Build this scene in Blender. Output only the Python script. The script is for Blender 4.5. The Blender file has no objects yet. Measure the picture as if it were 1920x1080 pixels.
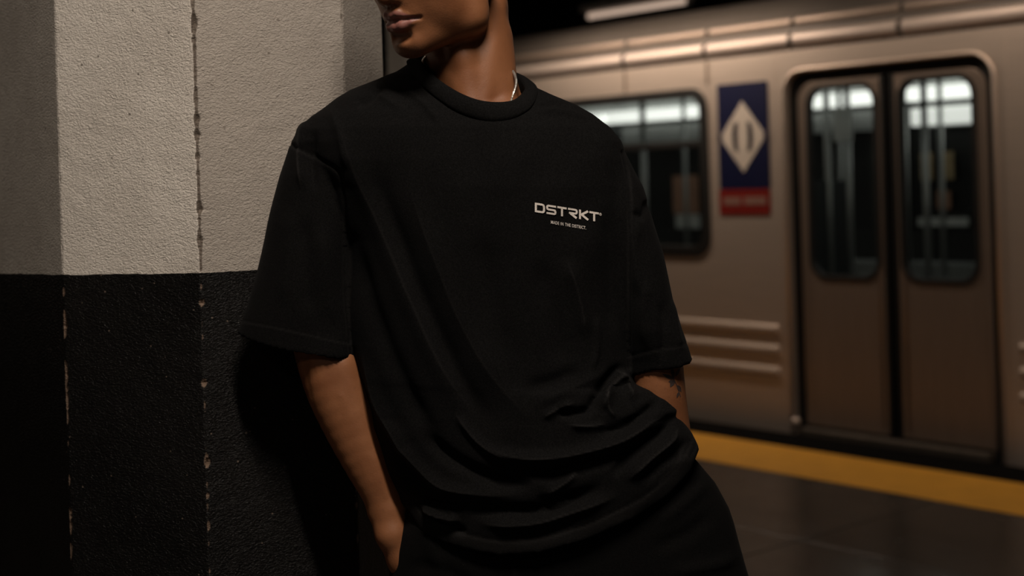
import bpy, bmesh, math, random
import numpy as np
from mathutils import Vector, Matrix
from mathutils.bvhtree import BVHTree
random.seed(7); np.random.seed(7)
scene = bpy.context.scene
COL = scene.collection
# ------------------------------------------------------------------ camera
F, ROLL, EYE = 2667.0, 0.030, 1.39          # focal length in pixels of a 1920 wide frame
CR, SR = math.cos(ROLL), math.sin(ROLL)
HORIZON = 343.0
cam_data = bpy.data.cameras.new('camera'); cam = bpy.data.objects.new('camera', cam_data); COL.objects.link(cam)
cam_data.sensor_width = 36.0; cam_data.lens = 36.0*F/1920.0
cam_data.shift_y = -(540-HORIZON)/1920.0
cam_data.clip_start = 0.05; cam_data.clip_end = 100
cam_data.dof.use_dof = True; cam_data.dof.focus_distance = 2.0; cam_data.dof.aperture_fstop = 3.2
right = Vector((CR, 0, -SR)); up = Vector((SR, 0, CR)); back = Vector((0, -1, 0))
cam.matrix_world = Matrix(((right.x, up.x, back.x, 0), (right.y, up.y, back.y, 0), (right.z, up.z, back.z, EYE), (0, 0, 0, 1)))
scene.camera = cam
# ------------------------------------------------------------------ world, exposure
w = bpy.data.worlds.new('world'); scene.world = w; w.use_nodes = True
w.node_tree.nodes['Background'].inputs[0].default_value = (0.9, 0.75, 0.62, 1)
w.node_tree.nodes['Background'].inputs[1].default_value = 0.004
vs = scene.view_settings
scene.display_settings.display_device = 'sRGB'
vs.view_transform = 'Standard'; vs.look = 'None'; vs.gamma = 1.0; vs.use_curve_mapping = False
vs.exposure = 0.0
WARM = (1.0, 0.80, 0.63); SOFT = (1.0, 0.87, 0.75)
# platform lighting: energies of the tubes hung from the ceiling (the fittings are built further down)
KEY_ENERGY, EDGE_ENERGY, EDGE_EMIT, FAR_EMIT, COACH_EMIT = 56.0, 19.0, 1.6, 0.50, 1.4
# ------------------------------------------------------------------ helpers
def unproj(px, py, depth):
    a = px-960.0; b = HORIZON-py
    return Vector(((a*CR+b*SR)*depth/F, depth, EYE+(-a*SR+b*CR)*depth/F))
def proj(co):                                # (N,3) world -> pixel
    X, Y, Z = co[:, 0], co[:, 1], co[:, 2]-EYE
    a = (X*CR-Z*SR)*F/Y; b = (X*SR+Z*CR)*F/Y
    return np.stack([960+a, HORIZON-b], 1)
def link(name, me, mats=None, parent=None):
    o = bpy.data.objects.new(name, me); COL.objects.link(o)
    if mats is not None:
        for m in (mats if isinstance(mats, (list, tuple)) else [mats]): me.materials.append(m)
    if parent is not None: o.parent = parent
    return o
def thing(name, label, cat, loc=(0, 0, 0), rotz=0.0, group=None):
    o = bpy.data.objects.new(name, None); COL.objects.link(o)
    o.location = loc; o.rotation_euler = (0, 0, rotz); o['label'] = label; o['category'] = cat
    if group: o['group'] = group
    return o
def structure(o): o['kind'] = 'structure'; return o
def bm_obj(name, bm, mat, parent=None, smooth=False, bevel=0):
    me = bpy.data.meshes.new(name)
    bmesh.ops.recalc_face_normals(bm, faces=bm.faces)
    bm.to_mesh(me); bm.free()
    if smooth:
        for p in me.polygons: p.use_smooth = True
    o = link(name, me, mat, parent)
    if bevel:
        m = o.modifiers.new('bevel', 'BEVEL'); m.width = bevel; m.segments = 2; m.limit_method = 'ANGLE'
    return o
def box(bm, x0, x1, y0, y1, z0, z1):
    v = [bm.verts.new(p) for p in ((x0,y0,z0),(x1,y0,z0),(x1,y1,z0),(x0,y1,z0),(x0,y0,z1),(x1,y0,z1),(x1,y1,z1),(x0,y1,z1))]
    for f in ((0,3,2,1),(4,5,6,7),(0,1,5,4),(1,2,6,5),(2,3,7,6),(3,0,4,7)): bm.faces.new([v[i] for i in f])
def box_obj(name, dims, mat, parent=None, bevel=0):
    bm = bmesh.new(); box(bm, *dims); return bm_obj(name, bm, mat, parent, bevel=bevel)
def tube(bm, pts, radii, n=10, closed=False, cap=True):
    pts = [Vector(p) for p in pts]
    if not isinstance(radii, (list, tuple)): radii = [radii]*len(pts)
    rings = []; prev = None; m = len(pts)
    for i, p in enumerate(pts):
        a = pts[(i-1) % m] if (closed or i > 0) else p
        b = pts[(i+1) % m] if (closed or i < m-1) else p
        t = (b-a).normalized()
        if prev is None:
            ref = Vector((0, 0, 1)) if abs(t.z) < 0.9 else Vector((1, 0, 0))
            nrm = t.cross(ref).normalized()
        else:
            nrm = (prev-t*prev.dot(t)).normalized()
        prev = nrm; bn = t.cross(nrm)
        rings.append([bm.verts.new(p+(nrm*math.cos(2*math.pi*k/n)+bn*math.sin(2*math.pi*k/n))*radii[i]) for k in range(n)])
    last = m if closed else m-1
    for i in range(last):
        A, B = rings[i], rings[(i+1) % m]
        for k in range(n): bm.faces.new((A[k], A[(k+1) % n], B[(k+1) % n], B[k]))
    if cap and not closed: bm.faces.new(rings[0]); bm.faces.new(rings[-1])
# ---- node materials
def mat(name, base, rough=0.5, metal=0.0, spec=0.5, vary=0.0, vscale=8.0, bump=0.0, bscale=60.0, stretch=None, sheen=0.0, emit=None, estr=0.0, coord='Object'):
    m = bpy.data.materials.new(name); m.use_nodes = True
    nt = m.node_tree; P = nt.nodes['Principled BSDF']
    P.inputs['Base Color'].default_value = (*base, 1); P.inputs['Roughness'].default_value = rough
    P.inputs['Metallic'].default_value = metal; P.inputs['Specular IOR Level'].default_value = spec
    if sheen: P.inputs['Sheen Weight'].default_value = sheen; P.inputs['Sheen Roughness'].default_value = 0.5
    if emit: P.inputs['Emission Color'].default_value = (*emit, 1); P.inputs['Emission Strength'].default_value = estr
    if vary or bump:
        tc = nt.nodes.new('ShaderNodeTexCoord'); mp = nt.nodes.new('ShaderNodeMapping')
        nt.links.new(tc.outputs[coord], mp.inputs[0])
        if stretch: mp.inputs['Scale'].default_value = stretch
    if vary:
        n = nt.nodes.new('ShaderNodeTexNoise'); n.inputs['Scale'].default_value = vscale; n.inputs['Detail'].default_value = 5
        nt.links.new(mp.outputs[0], n.inputs['Vector'])
        r = nt.nodes.new('ShaderNodeMix'); r.data_type = 'RGBA'
        r.inputs[6].default_value = tuple(max(0, c*(1-vary)) for c in base)+(1,); r.inputs[7].default_value = tuple(min(1, c*(1+vary)) for c in base)+(1,)
        nt.links.new(n.outputs['Fac'], r.inputs[0]); nt.links.new(r.outputs[2], P.inputs['Base Color'])
    if bump:
        n2 = nt.nodes.new('ShaderNodeTexNoise'); n2.inputs['Scale'].default_value = bscale; n2.inputs['Detail'].default_value = 4
        nt.links.new(mp.outputs[0], n2.inputs['Vector'])
        b = nt.nodes.new('ShaderNodeBump'); b.inputs['Strength'].default_value = bump; b.inputs['Distance'].default_value = 0.002
        nt.links.new(n2.outputs['Fac'], b.inputs['Height']); nt.links.new(b.outputs[0], P.inputs['Normal'])
    return m
class NB:                                     # tiny node builder
    def __init__(s, m): s.nt = m.node_tree
    def n(s, t, **kw):
        x = s.nt.nodes.new(t)
        for k, v in kw.items(): setattr(x, k, v)
        return x
    def l(s, a, b): s.nt.links.new(a, b)
    def math(s, op, a, b=None, clamp=False):
        x = s.n('ShaderNodeMath', operation=op, use_clamp=clamp)
        for i, q in enumerate((a, b)):
            if q is None: continue
            if isinstance(q, (int, float)): x.inputs[i].default_value = q
            else: s.l(q, x.inputs[i])
        return x.outputs[0]
    def mix(s, fac, a, b):
        x = s.n('ShaderNodeMix', data_type='RGBA')
        for i, q in ((0, fac), (6, a), (7, b)):
            if isinstance(q, tuple): x.inputs[i].default_value = (*q, 1)
            elif isinstance(q, (int, float)): x.inputs[i].default_value = q
            else: s.l(q, x.inputs[i])
        return x.outputs[2]
    def noise(s, vec, scale, detail=3, rough=0.5, dist=0.0):
        x = s.n('ShaderNodeTexNoise'); x.inputs['Scale'].default_value = scale; x.inputs['Detail'].default_value = detail
        x.inputs['Roughness'].default_value = rough; x.inputs['Distortion'].default_value = dist
        s.l(vec, x.inputs['Vector']); return x.outputs['Fac']
    def ramp(s, v, lo, hi):
        x = s.n('ShaderNodeMapRange'); x.inputs[1].default_value = lo; x.inputs[2].default_value = hi
        s.l(v, x.inputs[0]); return x.outputs[0]
def paint_material():
    m = bpy.data.materials.new('column_paint'); m.use_nodes = True; b = NB(m); P = m.node_tree.nodes['Principled BSDF']
    tc = b.n('ShaderNodeTexCoord').outputs['Object']
    sep = b.n('ShaderNodeSeparateXYZ'); b.l(tc, sep.inputs[0])
    wob = b.noise(tc, 40, 2)
    z = b.math('ADD', sep.outputs[2], b.math('MULTIPLY', wob, 0.004))
    dip = b.math('MULTIPLY', b.math('MAXIMUM', b.math('SUBTRACT', b.math('MULTIPLY', sep.outputs[0], -1.0), 0.695), 0.0), 0.05)
    dark = b.math('LESS_THAN', b.math('ADD', z, dip), 1.271)
    big = b.noise(tc, 5, 5, 0.6); mid = b.noise(tc, 38, 4, 0.6)
    white = b.mix(b.ramp(big, 0.3, 0.75), (0.56, 0.51, 0.45), (0.74, 0.69, 0.62))
    white = b.mix(b.math('MULTIPLY', b.ramp(mid, 0.62, 0.75), 0.25), white, (0.33, 0.28, 0.23))
    vor = b.n('ShaderNodeTexVoronoi', feature='F1'); vor.inputs['Scale'].default_value = 34; b.l(tc, vor.inputs['Vector'])
    speck = b.math('MULTIPLY', b.math('LESS_THAN', vor.outputs['Distance'], 0.075), b.math('GREATER_THAN', b.noise(tc, 9, 2), 0.5))
    white = b.mix(b.math('MULTIPLY', speck, 0.75), white, (0.10, 0.08, 0.06))
    gr = b.n('ShaderNodeAttribute', attribute_name='grime_shade').outputs['Fac']
    white = b.mix(b.math('MULTIPLY', gr, b.math('ADD', b.math('MULTIPLY', big, 0.7), 0.35)), white, (0.25, 0.215, 0.18))  # per-face darkening of the cream: some dirt, mostly shade put into the colour
    black = b.mix(b.ramp(big, 0.3, 0.75), (0.0035, 0.0032, 0.003), (0.0085, 0.0078, 0.0072))
    black = b.mix(b.math('MULTIPLY', b.math('LESS_THAN', vor.outputs['Distance'], 0.05), 0.5), black, (0.22, 0.17, 0.13))
    col = b.mix(dark, white, black)
    at = b.n('ShaderNodeAttribute', attribute_name='chip')
    chipf = b.ramp(at.outputs['Fac'], 0.25, 0.6)
    chipc = b.mix(dark, b.mix(mid, (0.07, 0.055, 0.042), (0.22, 0.18, 0.145)), b.mix(mid, (0.08, 0.05, 0.035), (0.26, 0.185, 0.135)))
    col = b.mix(chipf, col, chipc)
    b.l(col, P.inputs['Base Color'])
    b.l(b.math('ADD', b.math('MULTIPLY', dark, -0.22), 0.60), P.inputs['Roughness'])
    b.l(b.math('ADD', b.math('MULTIPLY', dark, -0.30), 0.45), P.inputs['Specular IOR Level'])
    # roller stipple, slightly streaky, over a soft trowelled unevenness
    mp = b.n('ShaderNodeMapping'); mp.inputs['Rotation'].default_value = (0.5, 0.6, 0.0); mp.inputs['Scale'].default_value = (1, 1, 1.7); b.l(tc, mp.inputs[0])
    h = b.math('ADD', b.noise(mp.outputs[0], 215, 3, 0.55, 0.7), b.math('MULTIPLY', b.noise(tc, 420, 2), 0.25))
    h = b.math('ADD', h, b.math('MULTIPLY', b.noise(tc, 30, 2), 1.0))
    h = b.math('SUBTRACT', h, b.math('MULTIPLY', speck, 0.8))
    bp = b.n('ShaderNodeBump'); bp.inputs['Strength'].default_value = 0.85; bp.inputs['Distance'].default_value = 0.0034
    b.l(h, bp.inputs['Height']); b.l(bp.outputs[0], P.inputs['Normal'])
    return m
def skin_material():
    m = bpy.data.materials.new('brown_skin'); m.use_nodes = True; b = NB(m); P = m.node_tree.nodes['Principled BSDF']
    tc = b.n('ShaderNodeTexCoord').outputs['Object']
    base = b.mix(b.ramp(b.noise(tc, 16, 5), 0.3, 0.72), (0.19, 0.072, 0.029), (0.275, 0.115, 0.050))
    base = b.mix(b.math('MULTIPLY', b.ramp(b.noise(tc, 160, 3), 0.62, 0.74), 0.28), base, (0.13, 0.055, 0.03))
    lip = b.n('ShaderNodeAttribute', attribute_name='lip').outputs['Fac']
    lipc = b.mix(b.noise(tc, 220, 2), (0.19, 0.075, 0.058), (0.28, 0.12, 0.098))
    base = b.mix(lip, base, lipc)
    st = b.n('ShaderNodeAttribute', attribute_name='stubble').outputs['Fac']
    hairs = b.ramp(b.noise(tc, 900, 2), 0.46, 0.60)
    base = b.mix(b.math('MULTIPLY', st, b.math('ADD', b.math('MULTIPLY', hairs, 0.7), 0.12)), base, (0.035, 0.02, 0.014))
    b.l(base, P.inputs['Base Color'])
    b.l(b.math('ADD', b.math('MULTIPLY', lip, -0.04), 0.50), P.inputs['Roughness'])
    P.inputs['Specular IOR Level'].default_value = 0.38; P.inputs['Subsurface Weight'].default_value = 0.06; P.inputs['Subsurface Radius'].default_value = (0.012, 0.005, 0.003)
    h = b.math('ADD', b.noise(tc, 420, 3, 0.6, 0.4), b.math('MULTIPLY', b.noise(tc, 90, 2), 1.2))
    bp = b.n('ShaderNodeBump'); bp.inputs['Strength'].default_value = 0.2; bp.inputs['Distance'].default_value = 0.001
    b.l(h, bp.inputs['Height']); b.l(bp.outputs[0], P.inputs['Normal'])
    return m
def cloth_material(name, base, fleck, bumpd, washed):
    m = bpy.data.materials.new(name); m.use_nodes = True; b = NB(m); P = m.node_tree.nodes['Principled BSDF']
    tc = b.n('ShaderNodeTexCoord').outputs['Object']
    c = b.mix(b.ramp(b.noise(tc, 420, 3, 0.7), 0.35, 0.75), tuple(x*0.6 for x in base), fleck)
    fade = b.n('ShaderNodeAttribute', attribute_name='wear').outputs['Fac']
    c = b.mix(b.math('MULTIPLY', fade, 0.8), c, washed)
    lint = b.math('GREATER_THAN', b.noise(tc, 700, 1), 0.80)
    c = b.mix(b.math('MULTIPLY', lint, 0.35), c, (0.09, 0.085, 0.08))
    b.l(c, P.inputs['Base Color'])
    P.inputs['Roughness'].default_value = 0.92; P.inputs['Specular IOR Level'].default_value = 0.10
    P.inputs['Sheen Weight'].default_value = 0.006; P.inputs['Sheen Roughness'].default_value = 0.45
    h = b.math('ADD', b.noise(tc, 900, 2, 0.6), b.math('MULTIPLY', b.noise(tc, 120, 3, 0.6, 0.8), 0.9))
    bp = b.n('ShaderNodeBump'); bp.inputs['Strength'].default_value = 0.6; bp.inputs['Distance'].default_value = bumpd
    b.l(h, bp.inputs['Height']); b.l(bp.outputs[0], P.inputs['Normal'])
    return m
def glass_material():
    m = bpy.data.materials.new('window_glass'); m.use_nodes = True; b = NB(m); nt = m.node_tree
    nt.nodes.remove(nt.nodes['Principled BSDF'])
    t = b.n('ShaderNodeBsdfTransparent'); t.inputs[0].default_value = (0.90, 0.92, 0.90, 1)
    g = b.n('ShaderNodeBsdfGlossy'); g.inputs['Roughness'].default_value = 0.03
    fr = b.n('ShaderNodeFresnel'); fr.inputs['IOR'].default_value = 1.35
    mx = b.n('ShaderNodeMixShader'); b.l(fr.outputs[0], mx.inputs[0]); b.l(t.outputs[0], mx.inputs[1]); b.l(g.outputs[0], mx.inputs[2])
    b.l(mx.outputs[0], nt.nodes['Material Output'].inputs[0]); return m
def floor_material():
    m = bpy.data.materials.new('polished_floor'); m.use_nodes = True; b = NB(m); P = m.node_tree.nodes['Principled BSDF']
    tc = b.n('ShaderNodeTexCoord').outputs['Object']
    c = b.mix(b.ramp(b.noise(tc, 1.6, 5, 0.6), 0.3, 0.7), (0.038, 0.031, 0.025), (0.090, 0.074, 0.060))
    c = b.mix(b.math('MULTIPLY', b.noise(tc, 130, 2), 0.4), c, (0.11, 0.1, 0.09))
    b.l(c, P.inputs['Base Color'])
    b.l(b.math('ADD', b.math('MULTIPLY', b.noise(tc, 4, 4), 0.22), 0.12), P.inputs['Roughness'])
    bp = b.n('ShaderNodeBump'); bp.inputs['Strength'].default_value = 0.25; bp.inputs['Distance'].default_value = 0.004
    b.l(b.noise(tc, 6, 3), bp.inputs['Height']); b.l(bp.outputs[0], P.inputs['Normal'])
    return m
M = {}
M['paint'] = paint_material(); M['skin'] = skin_material(); M['glass'] = glass_material(); M['floor'] = floor_material()
M['tee'] = cloth_material('washed_black_cotton', (0.0028, 0.0027, 0.0027), (0.0062, 0.0060, 0.0060), 0.0006, (0.030, 0.028, 0.027))
M['pants'] = cloth_material('black_twill', (0.002, 0.0019, 0.0018), (0.0036, 0.0034, 0.0033), 0.0004, (0.01, 0.0095, 0.009))
M['ink_print'] = mat('chalk_white_print', (0.62, 0.57, 0.52), 0.8, vary=0.3, vscale=400, bump=0.2, bscale=600)
M['silver'] = mat('silver_chain', (0.95, 0.92, 0.88), 0.34, metal=1.0, vary=0.1, vscale=300)
M['tattoo'] = mat('tattoo_ink', (0.045, 0.032, 0.028), 0.55, vary=0.3, vscale=200)
M['hair'] = mat('black_hair', (0.008, 0.006, 0.005), 0.6, vary=0.4, vscale=120, bump=0.9, bscale=260)
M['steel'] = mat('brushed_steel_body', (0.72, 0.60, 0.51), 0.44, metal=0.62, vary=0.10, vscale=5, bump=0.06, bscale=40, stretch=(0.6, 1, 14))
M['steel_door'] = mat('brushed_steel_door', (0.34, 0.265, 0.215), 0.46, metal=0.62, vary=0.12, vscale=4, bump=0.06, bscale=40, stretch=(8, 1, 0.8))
M['rail_metal'] = mat('rolled_steel_moulding', (0.60, 0.50, 0.44), 0.5, metal=0.55, vary=0.08, vscale=6)
M['roof'] = mat('dull_roof_metal', (0.10, 0.084, 0.072), 0.6, metal=0.4, vary=0.2, vscale=4)
M['rubber'] = mat('black_rubber', (0.006, 0.0055, 0.005), 0.6, vary=0.2, vscale=30)
M['sill'] = mat('worn_sill_metal', (0.20, 0.17, 0.14), 0.45, metal=0.7, vary=0.25, vscale=12)
M['yellow'] = mat('yellow_edge_paint', (0.84, 0.40, 0.032), 0.62, vary=0.16, vscale=7, bump=0.2, bscale=90)
M['edge'] = mat('dark_edge_rubber', (0.003, 0.0028, 0.0026), 0.9, spec=0.08, vary=0.3, vscale=18)
M['dark'] = mat('sooty_concrete', (0.018, 0.016, 0.014), 0.9, vary=0.35, vscale=2.5, bump=0.5, bscale=30)
M['sign_blue'] = mat('navy_sign_film', (0.004, 0.006, 0.040), 0.45, vary=0.1, vscale=9)
M['sign_red'] = mat('red_sign_film', (0.22, 0.014, 0.010), 0.45, vary=0.1, vscale=9)
M['sign_pale'] = mat('pale_sign_film', (0.66, 0.58, 0.50), 0.5, vary=0.08, vscale=9)
M['sign_line'] = mat('faded_sign_lettering', (0.34, 0.20, 0.16), 0.5, vary=0.1, vscale=9)
M['coach_white'] = mat('coach_ceiling_white', (0.55, 0.57, 0.55), 0.5, vary=0.08, vscale=3)
M['coach_grey'] = mat('coach_lining_grey', (0.026, 0.028, 0.027), 0.5, vary=0.15, vscale=3)
M['coach_dark'] = mat('coach_dark_lining', (0.012, 0.013, 0.013), 0.5, vary=0.2, vscale=3)
M['seat'] = mat('coach_seat_grey', (0.24, 0.25, 0.245), 0.45, vary=0.1, vscale=6)
M['pole'] = mat('stainless_pole', (0.46, 0.47, 0.46), 0.35, metal=0.7, vary=0.05, vscale=6)
M['poster'] = mat('ochre_poster', (0.55, 0.40, 0.22), 0.6, vary=0.35, vscale=14)
M['poster_pink'] = mat('salmon_poster', (0.50, 0.27, 0.18), 0.6, vary=0.3, vscale=14)
M['advert'] = mat('grey_advert_card', (0.30, 0.31, 0.30), 0.5, vary=0.3, vscale=5)
M['panel_white'] = mat('white_notice_board', (0.70, 0.72, 0.70), 0.5, vary=0.06, vscale=6)
M['housing'] = mat('lamp_housing', (0.30, 0.28, 0.26), 0.5, vary=0.1, vscale=5)
def emitter(name, col, s):
    return mat(name, (0.8, 0.8, 0.8), 0.5, emit=col, estr=s)
M['tube_edge'] = emitter('warm_tube_glow', (1.0, 0.80, 0.64), EDGE_EMIT)
M['tube_key'] = emitter('warm_tube_glow_near', (1.0, 0.82, 0.66), 2.6)
M['tube_far'] = emitter('dim_tube_glow', (1.0, 0.72, 0.55), FAR_EMIT)
M['tube_coach_dim'] = emitter('coach_lamp_dim_glow', (1.0, 1.0, 0.95), 0.8)
M['tube_coach'] = emitter('coach_lamp_glow', (1.0, 1.0, 0.95), COACH_EMIT)
# ------------------------------------------------------------------ platform and station
TA = math.atan(2224/F); TD = 6.1486; TP = Vector((0.2628*7.3, 7.3, 0))
TROT = math.atan2(-math.cos(TA), math.sin(TA))            # train local +x runs towards the right of the picture
def train_to_world(x, y, z=0.0):
    return Vector((TP.x+x*math.sin(TA)+y*math.cos(TA), TP.y-x*math.cos(TA)+y*math.sin(TA), z))
def placed(o): o.location = TP; o.rotation_euler = (0, 0, TROT); return o
XA, XB = -14.0, 12.0
fl = structure(placed(box_obj('floor', (XA, XB, -11.0, -0.97, -0.5, -0.012), M['edge'])))
def slabs():
    me = None; n = 0
    for i in range(-4, 8):
        for j in range(0, 6):
            x0 = i*0.9; y1 = -0.972-j*0.9
            if me is None:
                bm = bmesh.new(); box(bm, 0.003, 0.897, -0.897, -0.003, -0.012, 0.0)
                o = bm_obj('floor_slab', bm, M['floor'], fl, bevel=0.002); me = o.data
            else:
                o = bpy.data.objects.new('floor_slab', me); COL.objects.link(o); o.parent = fl
                md = o.modifiers.new('bevel', 'BEVEL'); md.width = 0.002; md.segments = 2
            o.location = (x0, y1, -0.0006*((i*7+j*3) % 3))
    bm = bmesh.new()                       # the rest of the platform, too far off to show its joints
    box(bm, XA, -3.6, -6.37, -0.972, -0.012, 0); box(bm, 7.2, XB, -6.37, -0.972, -0.012, 0); box(bm, XA, XB, -11, -6.372, -0.012, 0)
    o = bm_obj('paving', bm, M['floor'], fl); o['kind'] = 'stuff'
slabs()
structure(placed(box_obj('trim_1', (XA, XB, -0.97, -0.45, -0.5, 0.002), M['yellow'], bevel=0.003)))
structure(placed(box_obj('trim_2', (XA, XB, -0.45, -0.11, -0.5, -0.004), M['edge'], bevel=0.01)))
structure(placed(box_obj('trackbed', (XA, XB, -0.45, 6.5, -1.35, -1.25), M['dark'])))
structure(placed(box_obj('wall_back', (XA, XB, 6.3, 6.5, -1.35, 3.7), M['dark'])))
structure(placed(box_obj('ceiling', (XA, XB, -11.0, 6.5, 3.5, 3.7), M['dark'])))
structure(placed(box_obj('wall_front', (XA, XB, -11.2, -11.0, -0.5, 3.7), M['dark'])))
structure(placed(box_obj('wall_left', (XA-0.2, XA, -11.2, 6.5, -1.35, 3.7), M['dark'])))
structure(placed(box_obj('wall_right', (XB, XB+0.2, -11.2, 6.5, -1.35, 3.7), M['dark'])))
# ------------------------------------------------------------------ columns
def chips(seed, n, z0, z1, dmin, dmax):
    rnd = random.Random(seed)
    return [(rnd.uniform(z0, z1), rnd.uniform(0.003, 0.016), rnd.uniform(dmin, dmax), rnd.uniform(-1, 1)) for _ in range(n)]
def column_mesh(name, poly, ztop, dense, chip_sets, grime_shade={}):
    poly = [Vector(p) for p in poly]; n = len(poly)
    offs = [0.0, 0.0025, 0.005, 0.008, 0.012, 0.017, 0.025]
    fid = []; ring = []                                # (point, nearest corner index, distance along the face, side)
    for i in range(n):
        a, b = poly[i], poly[(i+1) % n]; L = (b-a).length; d = (b-a)/L
        if i in dense:
            ss = offs+[L*k/6 for k in range(1, 6) if 0.03 < L*k/6 < L-0.03]+[L-q for q in reversed(offs[1:])]
        else: ss = [0.0, L/2]
        for s_ in ss:
            c, dist, side = (i, s_, 1) if s_ < L/2 else ((i+1) % n, L-s_, -1)
            ring.append((a+d*s_, c, dist, side)); fid.append(i)
    zs = sorted(set([round(z, 4) for z in list(np.linspace(0, 0.72, 9))+list(np.arange(0.72, 1.76, 0.0035))+list(np.linspace(1.76, ztop, 12))]))
    zs = np.array(zs); C = sum(poly, Vector((0, 0)))/n
    inward = []
    for i in range(n):
        e1 = (poly[i-1]-poly[i]).normalized(); e2 = (poly[(i+1) % n]-poly[i]).normalized()
        inward.append((e1+e2).normalized())
    depth = {}
    for c, lst in chip_sets.items():
        rs_ = np.random.RandomState(c+5); nz = np.convolve(rs_.rand(len(zs)+8), np.ones(3)/3, 'same')[4:-4]; sl_ = np.convolve(rs_.rand(len(zs)+60), np.ones(30)/30, 'same')[30:-30]
        base = 0.0005+(np.where(zs > 1.272, 0.0022, 0.0013) if c == 1 else 0.0010)*np.clip(nz*0.8+(sl_-0.5)*2.2, 0, 1)**2
        if c == 1: base = base+np.where(zs > 1.272, 0.0008+0.0018*nz, 0.0005*nz)
        D = {1: base.copy(), -1: base*(0.45 if c == 1 else 1)}
        for (zc, h, dp, sd) in lst:
            g = dp*np.clip(1.15-np.abs((zs-zc)/h)**1.5, 0, 1)
            D[1] += g*(1.0 if sd > -0.4 else 0.35); D[-1] += g*(1.0 if sd < 0.4 else 0.35)
        depth[c] = D
    co = []; chip = []
    for k, z in enumerate(zs):
        for (p, c, dist, side) in ring:
            q = Vector(p); ch = 0.0
            if c in depth:
                D = depth[c][side][k]
                reach = 0.0018+D*0.95
                f = max(0.0, 1-dist/reach)
                q = q+inward[c]*(D*f); ch = min(1.0, f*1.6)*min(1.0, max(0.0, D-0.0009)/0.0012) if f > 0 else 0
            co.append((q.x, q.y, z)); chip.append(ch)
    m = len(ring); faces = []; grime_shades = []
    for k in range(len(zs)-1):
        for j in range(m):
            faces.append((k*m+j, k*m+(j+1) % m, (k+1)*m+(j+1) % m, (k+1)*m+j)); grime_shades.append(grime_shade.get(fid[j], 0.0))
    faces.append(tuple(range(m-1, -1, -1))); grime_shades.append(0.0)
    me = bpy.data.meshes.new(name); me.from_pydata(co, [], faces)
    at = me.attributes.new('chip', 'FLOAT', 'POINT'); at.data.foreach_set('value', chip)
    at = me.attributes.new('grime_shade', 'FLOAT', 'FACE'); at.data.foreach_set('value', grime_shades)
    return me
def dirv(deg): return Vector((math.cos(math.radians(deg)), math.sin(math.radians(deg))))
V0 = Vector((-0.4697, 2.1270)); Wd = 0.239
c1 = V0+dirv(28)*Wd; c2 = c1+dirv(73)*0.1615; c3 = c2+dirv(118)*0.24; b1 = V0+dirv(163)*Wd; b2 = b1+dirv(125)*0.62
c4 = b2+dirv(60)*0.2
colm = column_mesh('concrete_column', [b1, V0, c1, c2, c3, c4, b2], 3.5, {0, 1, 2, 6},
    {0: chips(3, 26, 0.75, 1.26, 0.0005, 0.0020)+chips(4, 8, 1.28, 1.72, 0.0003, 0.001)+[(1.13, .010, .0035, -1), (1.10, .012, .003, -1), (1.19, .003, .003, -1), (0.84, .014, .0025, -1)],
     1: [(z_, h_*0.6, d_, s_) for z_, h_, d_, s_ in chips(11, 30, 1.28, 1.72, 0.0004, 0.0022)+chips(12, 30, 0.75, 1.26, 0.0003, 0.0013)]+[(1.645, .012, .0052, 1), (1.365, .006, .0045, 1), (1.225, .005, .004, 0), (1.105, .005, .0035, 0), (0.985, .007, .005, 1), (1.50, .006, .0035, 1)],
     2: chips(5, 40, 0.75, 1.72, 0.0004, 0.0012)}, {1: 0.95, 2: 0.95})  # two right-hand faces darkened in the paint, dirt and painted shade together
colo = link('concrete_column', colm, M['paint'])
colo['label'] = 'near chamfered concrete column, cream paint above and black below, that the man leans against'; colo['category'] = 'column'
# a second column far down the platform, seen as a sliver between the near one and the man's chin
def octagon(cx, cy, r, rot): return [(cx+r*math.cos(rot+k*math.pi/4), cy+r*math.sin(rot+k*math.pi/4)) for k in range(8)]
fc = unproj(822, 343, 6.0)
colf = column_mesh('concrete_column', octagon(fc.x, fc.y, 0.20, math.radians(11)), 3.5, set(), {})
colfo = link('concrete_column', colf, M['paint'])
colfo['label'] = 'far blurred cream column glimpsed in the gap beside the man\'s chin'; colfo['category'] = 'column'
# ------------------------------------------------------------------ ceiling lamps
def lamp(x0, x1, y, z, glow, label, energy=0.0, group=None, housing_w=0.11, col=WARM, tilt=0):
    t = thing('ceiling_lamp', label, 'lamp', train_to_world((x0+x1)/2, y, z), TROT, group)
    L = (x1-x0)/2
    bm = bmesh.new(); box(bm, -L-0.03, L+0.03, -housing_w, housing_w, 0.035, 0.10); bm_obj('housing', bm, M['housing'], t, bevel=0.01)
    bm = bmesh.new(); tube(bm, [(-L, 0, 0), (L, 0, 0)], 0.026, 14); bm_obj('tube', bm, glow, t, smooth=True)
    for sx in (-1, 1):
        bm = bmesh.new(); box(bm, sx*(L+0.014)-0.014, sx*(L+0.014)+0.014, -0.035, 0.035, -0.035, 0.04); bm_obj('end_cap', bm, M['housing'], t, bevel=0.006)
        bm = bmesh.new(); tube(bm, [(sx*L*0.7, 0, 0.09), (sx*L*0.7, 0, 3.52-z)], 0.008, 8); bm_obj('hanger', bm, M['housing'], t)
    if energy:
        ld = bpy.data.lights.new('tube_light', 'AREA'); ld.shape = 'RECTANGLE'; ld.size = 2*L; ld.size_y = 0.10; ld.energy = energy; ld.color = col
        lo = bpy.data.objects.new('tube_light', ld); COL.objects.link(lo); lo.parent = t; lo.location = (0, 0.04*math.sin(math.radians(tilt)), -0.034*math.cos(math.radians(tilt))-0.002); lo.rotation_euler = (math.radians(tilt), 0, 0)
    return t
EH = 2.60
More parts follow.
